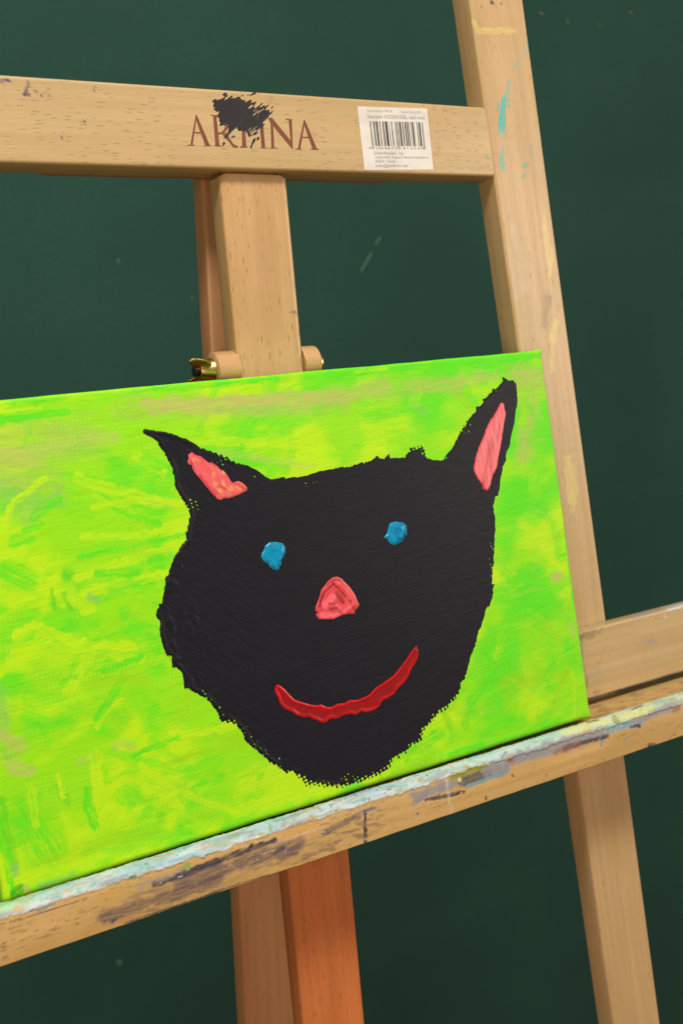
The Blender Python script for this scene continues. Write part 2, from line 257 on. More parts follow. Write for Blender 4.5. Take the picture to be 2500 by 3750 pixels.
STROKES = [
 ('T2',24.7,0.6,0.95,[(27.7,219.6),(69.3,219.4)]),
 ('T2',20.3,0.6,0.95,[(25.2,203.7),(46.0,198.9)]),
 ('B',12.9,0.45,0.95,[(29.0,187.0),(50.0,189.5)]),
 ('T2',13.7,0.5,0.95,[(92.0,230.6),(220.5,220.7)]),
 ('T2',9.5,0.4,0.95,[(8.1,92.4),(8.6,68.5)]),
 ('T',12.9,0.55,0.9,[(26.7,213.3),(44.6,211.1)]),
 ('B',13.9,0.5,0.9,[(24.4,198.5),(35.6,194.8)]),
 ('T',9.8,0.45,0.9,[(48.5,215.1),(85.0,216.6)]),
 ('B',7.6,0.4,0.8,[(34.5,180.7),(51.5,191.5)]),
 ('T',8.6,0.9,0.7,[(103.9,230.6),(133.3,228.4),(180.7,227.0),(221.2,224.5)]),
 ('T',7.1,0.5,0.8,[(132.8,225.5),(199.0,219.0)]),
 ('B',3.6,0.4,0.9,[(142.8,223.9),(178.6,222.3)]),
 ('L',6.4,0.8,0.5,[(29.6,232.4),(92.9,236.3)]),
 ('G',4.8,0.8,0.7,[(29.4,230.8),(62.2,231.9)]),
 ('Y',2.4,0.7,0.5,[(30.1,235.0),(49.3,234.6)]),
 ('G',3.9,0.8,0.6,[(110.1,238.7),(181.3,238.6)]),
 ('Y',3.6,0.8,0.6,[(21.2,177.3),(29.5,190.2),(46.2,200.0)]),
 ('Y',6.7,0.7,0.7,[(62.5,197.8),(83.9,187.1),(118.5,175.3)]),
 ('Y',4.0,0.8,0.5,[(68.1,182.5),(91.5,182.6),(118.8,177.6)]),
 ('Y',5.1,0.8,0.5,[(54.8,148.7),(84.4,152.7),(115.5,156.9)]),
 ('Y',5.3,0.95,0.4,[(56.9,140.5),(77.9,141.8),(103.3,142.5)]),
 ('Y',4.4,0.7,0.5,[(61.2,167.8),(91.0,164.3),(116.0,167.4)]),
 ('G',2.6,0.8,0.5,[(56.4,158.5),(85.4,159.4),(116.3,161.5)]),
 ('G',3.2,0.7,0.6,[(79.2,179.8),(101.3,168.5)]),
 ('G',4.4,0.7,0.6,[(65.1,149.2),(85.6,145.6)]),
 ('G',4.8,0.7,0.7,[(37.8,181.3),(50.9,188.3)]),
 ('G',3.2,0.7,0.5,[(32.6,175.6),(41.6,177.5)]),
 ('G',3.4,0.6,0.5,[(83.5,147.1),(98.6,151.5)]),
 ('D',6.8,0.85,0.45,[(49.9,150.9),(50.2,150.4)]),
 ('D',2.4,0.8,0.5,[(41.0,144.5),(41.5,134.5)]),
 ('D',3.7,0.8,0.5,[(46.9,141.2),(49.0,134.2)]),
 ('D',2.9,0.6,0.6,[(54.2,144.9),(54.4,144.5)]),
 ('B',5.1,0.5,0.7,[(60.0,138.2),(63.0,135.4)]),
 ('G',13.9,0.75,0.8,[(20.3,158.0),(30.9,150.7)]),
 ('G',7.8,0.45,0.8,[(70.8,141.4),(97.4,136.6)]),
 ('G',9.0,0.6,0.8,[(75.4,125.7),(91.2,105.2)]),
 ('G',9.9,0.5,0.8,[(48.9,125.2),(59.0,124.4)]),
 ('G',6.4,0.6,0.7,[(26.6,171.1),(34.2,172.0)]),
 ('G',7.1,0.5,0.8,[(129.1,202.2),(180.0,188.8)]),
 ('Y',4.7,0.6,0.7,[(120.1,209.2),(155.7,206.3),(209.4,195.3)]),
 ('Y',5.7,0.6,0.6,[(95.1,205.1),(108.0,195.4)]),
 ('G',6.9,0.5,0.7,[(99.4,202.3),(105.0,199.3)]),
 ('T',5.9,0.4,0.9,[(141.9,201.9),(193.7,187.1)]),
 ('Y',4.8,0.8,0.5,[(35.4,137.8),(37.5,144.1),(44.0,150.6)]),
 ('Y',6.6,0.7,0.6,[(51.3,140.4),(57.8,131.4)]),
 ('Y',5.3,0.9,0.35,[(20.6,125.4),(29.8,129.6),(49.7,116.1),(77.3,108.1)]),
 ('Y',8.5,0.7,0.7,[(11.0,111.2),(34.0,121.6)]),
 ('Y',12.8,0.7,0.8,[(20.0,114.7),(48.3,114.2)]),
 ('Y',6.5,0.75,0.5,[(40.6,93.6),(56.9,111.3)]),
 ('Y',3.3,0.9,0.4,[(53.1,72.7),(57.5,78.4),(67.4,82.9)]),
 ('Y',5.6,0.6,0.6,[(67.7,106.7),(80.8,100.5)]),
 ('Y',10.6,0.6,0.8,[(11.6,94.8),(28.3,85.4)]),
 ('Y',9.7,0.6,0.8,[(34.0,86.3),(48.9,89.4)]),
 ('G',2.8,0.6,0.5,[(39.1,98.4),(46.1,100.1)]),
 ('G',3.3,0.7,0.5,[(60.7,99.2),(81.2,102.7)]),
 ('G',4.5,0.7,0.6,[(70.3,93.6),(53.8,77.0)]),
 ('D',10.0,0.4,0.8,[(64.1,76.8),(66.4,72.8)]),
 ('G',12.4,0.4,0.8,[(76.1,85.4),(80.9,70.5)]),
 ('G',6.8,0.5,0.6,[(87.1,94.5),(90.8,94.9)]),
 ('O',8.8,0.4,0.8,[(52.1,95.4),(81.9,92.2)]),
 ('G',3.3,0.7,0.6,[(68.7,53.9),(97.0,57.1)]),
 ('Y',5.3,0.8,0.5,[(97.0,57.1),(124.7,55.6)]),
 ('O',2.9,0.6,0.5,[(84.1,45.3),(123.1,45.8)]),
 ('G',17.2,0.4,0.9,[(97.7,38.1),(110.1,37.2)]),
 ('Y',12.9,0.75,0.7,[(127.6,25.3),(144.8,24.3)]),
 ('G',3.1,0.5,0.6,[(135.4,24.4),(138.1,24.9)]),
 ('G',5.3,0.5,0.7,[(98.6,28.4),(114.1,30.2)]),
 ('Y',5.8,0.7,0.6,[(118.5,9.7),(150.7,10.4)]),
 ('T',7.4,0.75,0.6,[(6.3,80.9),(14.7,73.4)]),
 ('T',7.4,0.7,0.6,[(10.0,63.7),(16.7,59.2)]),
 ('T',5.5,0.6,0.7,[(61.6,60.9),(69.4,58.3)]),
 ('T',4.4,0.4,0.8,[(41.7,57.6),(48.5,58.0)]),
 ('B',6.3,0.5,0.8,[(9.4,100.8),(8.5,84.7)]),
 ('B',3.2,0.5,0.7,[(6.9,71.1),(8.6,68.5)]),
 ('Y',5.0,0.9,0.4,[(47.5,36.9),(62.3,43.0),(79.5,31.4),(89.9,20.3),(81.4,13.3),(60.7,18.3)]),
 ('G',13.3,0.55,0.8,[(63.2,33.6),(69.1,26.2)]),
 ('Y',5.5,0.7,0.6,[(61.2,21.6),(69.1,26.2)]),
 ('D',4.5,0.6,0.6,[(78.3,20.1),(78.9,16.4)]),
 ('G',5.0,0.85,0.5,[(43.3,42.6),(42.8,32.6),(43.8,24.4)]),
 ('Y',6.6,0.8,0.6,[(49.6,57.7),(49.5,35.2)]),
 ('D',4.9,0.7,0.6,[(28.0,47.9),(32.3,40.0)]),
 ('Y',2.4,0.9,0.4,[(30.2,53.9),(30.5,48.3),(31.2,42.6)]),
 ('G',20.1,0.7,0.9,[(11.7,40.4),(18.3,20.8)]),
 ('Y',4.7,0.6,0.7,[(16.4,50.0),(16.0,33.6)]),
 ('G',19.7,0.6,0.9,[(48.3,12.9),(73.6,9.8)]),
 ('Y',4.5,0.7,0.6,[(72.4,47.2),(87.6,29.1)]),
 ('Y',3.4,0.7,0.5,[(95.5,24.6),(121.0,9.0)]),
 ('Y',6.5,0.7,0.6,[(31.3,33.6),(34.2,17.1)]),
 ('Y',4.2,0.7,0.5,[(6.8,9.0),(9.7,7.0)]),
 ('O',8.7,0.5,0.8,[(33.9,15.0),(74.1,13.2)]),
 ('O',6.4,0.5,0.8,[(13.1,14.8),(30.2,12.8)]),
 ('D',5.2,0.9,0.6,[(1.9,48.6),(2.0,32.3),(3.6,15.5)]),
 ('G',4.2,0.9,0.5,[(-0.2,38.4),(0.6,16.5),(0.7,3.4)]),
 ('Y',2.7,0.9,0.5,[(-2.6,22.9),(-2.2,11.9),(-0.7,1.6)]),
 ('K',5.5,0.95,0.35,[(1.8,3.6),(3.5,4.6)]),
 ('B',4.2,0.7,0.7,[(3.8,16.6),(4.1,12.1)]),
 ('T',3.6,0.9,0.5,[(6.7,4.7),(7.9,2.1)]),
 ('B',3.6,0.6,0.7,[(13.5,3.6),(29.9,3.4)]),
 ('T',9.0,0.75,0.8,[(212.2,225.3),(235.9,227.2),(251.6,227.8)]),
 ('T',8.6,0.6,0.8,[(306.1,227.4),(333.0,227.3)]),
 ('T2',21.0,0.75,0.9,[(348.9,222.7),(365.8,221.2)]),
 ('T2',16.7,0.6,0.95,[(357.4,206.4),(347.8,176.3)]),
 ('T',12.2,0.7,0.85,[(352.3,225.7),(365.1,225.8)]),
 ('T2',12.9,0.6,0.95,[(212.1,224.3),(247.7,226.1),(305.5,224.2)]),
 ('T',9.4,0.5,0.8,[(269.9,226.2),(305.7,225.3)]),
 ('B',6.2,0.45,0.9,[(267.9,214.9),(277.2,209.9)]),
 ('G',7.1,0.6,0.8,[(235.7,211.9),(266.2,212.0)]),
 ('Y',16.4,0.7,0.9,[(253.0,199.9),(280.8,186.3)]),
 ('Y',8.1,0.6,0.8,[(232.4,206.2),(245.1,196.6)]),
 ('T',12.2,0.55,0.9,[(354.5,197.8),(345.1,176.6)]),
 ('Y',6.6,0.8,0.6,[(352.6,203.5),(349.9,196.0)]),
 ('G',4.6,0.95,0.5,[(214.3,237.8),(286.9,237.2),(373.0,237.5)]),
 ('Y',2.0,0.7,0.6,[(231.8,238.1),(254.6,238.4)]),
 ('G',4.2,0.8,0.5,[(281.0,232.6),(299.2,233.3)]),
 ('E',2.9,0.95,0.45,[(373.6,235.2),(372.8,186.9),(372.9,141.6),(371.2,78.1)]),
 ('G',13.0,0.6,0.8,[(326.4,141.6),(333.5,142.7)]),
 ('Y',12.2,0.5,0.8,[(356.1,166.3),(350.4,150.3)]),
 ('Y',5.4,0.7,0.5,[(330.2,115.6),(343.7,112.3),(353.7,103.9)]),
 ('T',4.9,0.7,0.5,[(358.0,95.3),(361.0,95.3)]),
 ('G',10.0,0.6,0.8,[(363.5,126.0),(364.8,108.8)]),
 ('G',8.6,0.6,0.8,[(318.7,105.5),(329.3,94.8)]),
 ('T',6.7,0.4,0.9,[(362.0,208.2),(364.3,196.7)]),
 ('G',20.2,0.7,0.9,[(315.2,90.5),(352.1,79.5)]),
 ('Y',8.2,0.7,0.6,[(329.4,112.8),(343.4,111.8)]),
 ('T',6.1,0.7,0.5,[(357.5,94.7),(363.0,94.5)]),
 ('Y',24.6,0.7,0.9,[(334.8,63.2),(346.0,55.4)]),
 ('G',10.5,0.8,0.8,[(281.2,31.1),(300.3,44.4)]),
 ('Y',8.0,0.7,0.7,[(309.7,64.2),(304.2,57.2)]),
 ('Y',1.9,0.9,0.3,[(311.5,39.8),(327.0,28.7),(332.4,28.9),(333.9,32.7)]),
 ('O',16.1,0.5,0.9,[(309.0,35.6),(330.1,36.4)]),
 ('D',5.7,0.6,0.7,[(260.0,30.8),(263.1,20.7)]),
 ('D',5.8,0.6,0.7,[(277.2,26.7),(274.1,18.1)]),
 ('Y',5.2,0.6,0.6,[(271.6,13.3),(280.2,15.2)]),
 ('G',7.6,0.7,0.7,[(230.2,12.0),(256.3,18.5)]),
 ('O',5.0,0.6,0.7,[(210.3,1.8),(247.4,3.6)]),
 ('G',4.7,0.7,0.7,[(260.3,4.2),(346.1,4.5)]),
 ('Y',7.9,0.6,0.8,[(290.2,5.9),(328.3,6.1)]),
 ('E',2.5,0.95,0.45,[(373.8,112.5),(372.9,67.0),(372.7,18.2)]),
 ('Y',4.2,0.7,0.6,[(365.8,11.2),(372.9,3.8)]),
 ('T',5.0,0.6,0.6,[(366.5,62.5),(366.8,56.8)]),
 ('G',8.4,0.6,0.8,[(361.7,50.7),(364.3,34.4)]),
]
LETTERS = [
 [[(-9.2,384.8),(-8.6,384.1),(-12.8,368.8),(-14.2,368.7)],[(-8.9,385.1),(-8.4,384.9),(-2.6,368.9),(-5.4,368.8),(-9.6,383.2)],[(-11.1,375.8),(-7.1,375.8),(-7.0,375.0),(-11.3,375.0)],[(-16.0,368.7),(-11.6,368.9),(-11.7,368.4),(-16.1,368.2)],[(-6.3,368.8),(-1.6,369.0),(-1.7,368.5),(-6.4,368.3)]],
 [[(1.2,385.3),(3.2,385.3),(3.2,369.1),(0.7,369.0)],[(-0.2,385.4),(4.7,385.5),(4.6,385.0),(-0.2,384.9)],[(0.1,369.0),(4.7,369.1),(4.6,368.5),(-0.0,368.4)],[(3.1,385.3),(6.6,385.4),(9.3,384.4),(10.4,381.9),(9.6,378.8),(7.4,376.4),(4.7,375.1),(3.0,374.9),(3.1,376.0),(4.9,376.3),(7.0,377.8),(8.2,380.7),(7.6,383.2),(5.8,384.1),(3.1,384.1)],[(5.4,375.5),(8.1,376.1),(11.8,370.1),(14.7,368.9),(14.1,368.1),(11.6,368.2)]],
 [[(18.2,382.3),(20.1,382.4),(19.7,369.1),(17.1,369.0)],[(15.9,369.1),(20.4,369.2),(20.3,368.5),(15.8,368.3)],[(13.4,383.8),(25.3,383.6),(25.2,382.8),(13.3,382.9)]],
 [[(29.3,385.1),(31.7,385.2),(31.5,368.9),(29.2,368.8)],[(28.1,368.9),(33.0,368.9),(32.9,368.4),(28.0,368.4)],[(28.5,385.5),(32.7,385.5),(32.7,385.0),(28.4,384.9)]],
 [[(36.5,384.9),(38.0,383.8),(37.3,368.8),(35.4,368.8)],[(35.3,385.7),(37.8,385.5),(48.7,372.9),(49.2,368.4),(48.1,369.3),(35.8,383.4)],[(48.3,385.2),(50.4,385.3),(49.2,368.6),(48.2,370.2)],[(46.4,385.4),(50.6,385.5),(50.6,385.0),(46.4,384.9)],[(34.3,369.0),(39.6,369.0),(39.6,368.6),(34.2,368.4)]],
 [[(58.2,385.3),(58.9,384.4),(54.2,369.1),(52.4,369.0)],[(58.6,385.5),(59.1,385.2),(65.3,369.0),(62.2,368.9),(57.8,383.8)],[(55.8,375.9),(60.5,376.0),(60.6,375.1),(55.5,375.1)],[(51.0,369.1),(54.9,369.2),(54.9,368.5),(51.0,368.4)],[(61.0,369.1),(66.4,369.3),(66.3,368.7),(60.9,368.6)]],
]
BLACK_SMEAR = [[(1.8,393.0),(5.7,394.1),(10.2,394.6),(13.8,396.0),(14.7,395.2),(18.0,396.2),(19.2,395.1),(22.9,394.2),(25.9,394.8),(24.7,392.9),(27.8,393.6),(26.8,391.0),(31.1,391.5),(35.5,392.4),(34.3,390.2),(36.2,389.5),(37.7,388.7),(36.0,385.4),(32.9,384.1),(31.5,382.9),(33.0,381.8),(31.8,379.7),(28.4,378.7),(25.9,374.6),(23.0,368.7),(22.3,368.4),(24.1,372.8),(25.7,375.7),(22.6,374.5),(21.0,377.3),(17.8,377.1),(15.3,378.5),(11.6,376.9),(8.3,373.3),(6.4,373.3),(8.7,376.2),(10.3,379.1),(9.2,381.0),(4.0,379.4),(4.9,382.2),(4.0,385.0),(4.9,387.3),(2.8,388.6),(2.5,391.1)],[(9.1,396.7),(10.5,397.2),(10.6,396.4),(9.4,396.1)],[(19.4,396.9),(24.0,397.6),(29.3,398.6),(28.9,398.3),(23.9,397.2)],[(38.7,391.6),(39.1,391.1),(37.2,386.6),(36.1,386.3),(37.8,389.3)],[(31.2,392.4),(32.0,393.2),(31.5,392.2),(29.8,391.1)],[(5.7,371.0),(6.3,371.3),(5.7,368.1),(5.4,368.7)],[(11.0,374.0),(15.6,375.0),(14.2,374.0),(11.2,373.6)],[(27.5,374.1),(27.8,373.5),(27.3,370.6),(27.1,370.9)],[(34.0,393.4),(36.8,395.0),(37.1,394.8),(34.6,393.4)]]
STICKER = [(97.0,395.0),(147.3,396.3),(146.9,359.4),(96.5,358.0)]
STAIN_CROSSBAR = [
 ('P',1.6,0.8,0.3,[(-112.2,396.0),(-110.1,397.2),(-108.2,396.8)]),
 ('P',0.4,0.9,0.3,[(-106.0,396.3),(-106.0,396.1)]),
 ('P',1.6,0.95,0.3,[(-99.3,396.7),(-99.1,394.9),(-100.7,391.8),(-101.2,390.6)]),
 ('P',1.3,0.9,0.3,[(-102.2,390.2),(-99.1,390.5)]),
 ('P',1.7,0.6,0.5,[(-95.6,392.6),(-95.4,392.3)]),
 ('P',1.2,0.8,0.4,[(-93.2,390.6),(-92.5,390.1)]),
 ('P',1.0,0.7,0.5,[(-89.3,391.0),(-89.5,390.2)]),
 ('P',0.9,0.7,0.4,[(-88.6,394.0),(-88.5,393.9)]),
 ('P',1.2,0.4,0.6,[(-91.5,391.9),(-90.3,392.1)]),
 ('P',0.9,0.3,0.6,[(-87.7,392.6),(-87.9,391.7)]),
 ('P',0.7,0.7,0.4,[(-77.8,398.5),(-77.5,398.4)]),
 ('P',1.1,0.7,0.4,[(-64.5,396.6),(-65.2,393.9)]),
 ('P',0.7,0.7,0.4,[(-71.9,378.9),(-71.9,378.3)]),
 ('P',0.7,0.6,0.4,[(-84.1,372.4),(-84.9,370.2),(-84.6,368.7)]),
 ('P',0.4,0.6,0.4,[(-86.9,369.5),(-86.8,369.5)]),
 ('C',1.2,0.9,0.4,[(189.8,367.8),(190.2,367.8)]),
 ('W',3.2,0.35,0.9,[(150.0,362.0),(170.0,359.8),(189.4,359.8)]),
 ('O2',0.5,0.4,0.7,[(155.0,390.0),(163.0,390.1)]),
]
STAIN_POST = [
 ('C',3.4,0.95,0.3,[(207.7,404.8),(207.5,401.2)]),
 ('C',3.6,0.95,0.25,[(206.2,397.3),(204.8,388.5)]),
 ('C',1.2,0.9,0.4,[(203.4,402.1),(202.4,398.7)]),
 ('C',1.1,0.5,0.5,[(211.9,405.3),(211.2,400.3)]),
 ('C',1.7,0.5,0.7,[(202.6,387.8),(201.6,384.5)]),
 ('C',2.2,0.4,0.8,[(206.7,389.1),(203.8,381.8)]),
 ('C',2.6,0.6,0.6,[(203.3,373.6),(202.9,369.7)]),
 ('C',2.8,0.75,0.5,[(202.0,368.0),(203.9,361.5)]),
 ('S',1.9,0.5,0.7,[(212.4,374.4),(210.6,367.7)]),
 ('S',2.2,0.3,0.8,[(211.6,381.0),(219.4,378.6),(220.6,372.5)]),
 ('C',1.5,0.7,0.5,[(221.2,363.7),(223.9,365.3)]),
 ('C',1.2,0.8,0.5,[(219.0,356.8),(220.6,358.0)]),
 ('B2',1.7,0.7,0.5,[(227.6,376.6),(228.0,375.5)]),
 ('S',1.9,0.5,0.7,[(232.7,375.7),(231.5,370.6)]),
 ('S',1.5,0.3,0.8,[(226.2,373.2),(235.2,374.6)]),
 ('S',1.7,0.3,0.8,[(211.2,355.5),(215.8,342.8)]),
 ('YL',3.4,0.55,0.6,[(235.5,335.6),(234.4,324.8)]),
 ('YL',6.3,0.75,0.5,[(234.7,323.7),(235.6,313.4),(237.1,301.9)]),
 ('YL',3.5,0.7,0.6,[(237.1,301.9),(235.8,292.7)]),
 ('YL',1.9,0.7,0.5,[(235.3,398.2),(236.2,380.3)]),
 ('YL',0.8,0.9,0.4,[(237.8,374.7),(238.6,366.9)]),
 ('W',8.4,0.4,0.9,[(207.4,324.8),(211.3,305.2),(213.0,285.3)]),
 ('K2',0.8,0.6,0.5,[(233.0,295.4),(233.2,295.2)]),
 ('K2',0.9,0.6,0.5,[(242.9,290.8),(243.0,290.5)]),
 ('K2',0.5,0.5,0.5,[(218.9,292.8),(219.0,292.7)]),
 ('K2',0.9,0.5,0.6,[(234.5,278.9),(234.6,278.6)]),
 ('YL',4.6,0.9,0.4,[(189.4,452.1),(192.0,447.0),(220.5,449.7)]),
 ('C',2.8,0.8,0.5,[(233.9,449.2),(234.2,437.5)]),
 ('S',2.8,0.4,0.8,[(230.3,439.3),(219.9,426.2),(222.3,422.2)]),
 ('C',1.1,0.6,0.5,[(222.5,429.8),(219.1,426.8)]),
 ('C',2.2,0.6,0.6,[(213.7,417.6),(209.8,406.4)]),
 ('K2',2.2,0.9,0.4,[(204.0,465.8),(205.0,465.3)]),
 ('K2',0.8,0.8,0.4,[(195.6,462.0),(195.7,461.7)]),
 ('K2',1.2,0.7,0.5,[(211.9,465.7),(212.3,465.5)]),
 ('K2',8.7,0.3,0.9,[(233.0,277.4),(227.4,258.9)]),
 ('K2',0.9,0.7,0.5,[(233.4,295.4),(233.6,294.9)]),
 ('K2',0.9,0.6,0.5,[(219.1,292.8),(219.4,292.4)]),
 ('K2',0.9,0.6,0.5,[(234.6,278.8),(234.2,276.6)]),
 ('K2',0.9,0.6,0.5,[(240.2,272.8),(240.3,272.1)]),
 ('K2',0.9,0.7,0.5,[(242.1,257.0),(242.5,256.7)]),
 ('K2',0.9,0.6,0.5,[(217.1,250.7),(218.0,250.0)]),
 ('YL',6.4,0.7,0.6,[(238.1,261.3),(233.1,249.9)]),
 ('W',12.6,0.3,0.9,[(201.0,309.4),(209.0,281.0)]),
 ('YL',5.3,0.8,0.5,[(234.2,252.0),(231.2,230.0)]),
 ('YL',10.7,0.8,0.4,[(239.1,167.9),(241.4,150.8),(241.3,141.2)]),
 ('YL',7.2,0.7,0.5,[(240.5,141.3),(239.0,134.3)]),
 ('K2',0.9,0.7,0.5,[(235.0,219.7),(235.1,219.4)]),
 ('YO',1.4,0.7,0.5,[(231.4,207.7),(231.5,207.2)]),
 ('K2',0.7,0.6,0.5,[(226.3,249.8),(226.8,249.6)]),
 ('K2',0.6,0.6,0.5,[(222.1,253.2),(222.5,252.8)]),
 ('K2',0.6,0.6,0.5,[(218.2,253.9),(218.6,253.7)]),
 ('K2',1.2,0.5,0.6,[(229.9,-89.0),(230.0,-89.6)]),
 ('K2',1.9,0.3,0.7,[(243.0,-135.6),(243.4,-136.2)]),
 ('K2',0.9,0.5,0.6,[(234.4,-132.1),(234.5,-132.6)]),
]
STAIN_BOARD = [
 ('K2',7.9,0.35,0.9,[(230.4,47.5),(242.0,49.6)]),
 ('K2',6.4,0.3,0.9,[(228.4,46.4),(227.8,20.4)]),
 ('RB',2.1,0.6,0.6,[(227.3,39.4),(227.8,38.6)]),
 ('RB',5.0,0.35,0.9,[(231.2,16.8),(229.9,12.7)]),
 ('RB',3.6,0.5,0.7,[(238.9,7.0),(241.8,7.1)]),
 ('RB',1.4,0.5,0.7,[(245.5,46.0),(249.9,51.0)]),
 ('OC',1.3,0.5,0.7,[(242.5,24.6),(251.6,38.2)]),
 ('S',2.2,0.6,0.6,[(239.6,23.8),(244.1,20.6)]),
 ('S',2.9,0.4,0.8,[(232.5,20.1),(241.1,19.8)]),
 ('PU',3.0,0.8,0.4,[(291.9,30.6),(298.2,31.3)]),
 ('PU',2.9,0.7,0.5,[(279.6,52.3),(293.9,52.9),(308.5,53.3)]),
 ('WB',3.5,0.95,0.3,[(314.7,52.5),(324.0,52.0),(331.8,52.5)]),
 ('W',3.3,0.9,0.4,[(309.5,47.7),(310.5,46.8)]),
 ('PU',1.8,0.3,0.8,[(286.2,24.6),(290.3,13.2)]),
 ('C',1.0,0.4,0.6,[(252.3,30.0),(253.3,30.5)]),
 ('RB',1.0,0.5,0.6,[(298.7,48.6),(300.7,47.5)]),
]
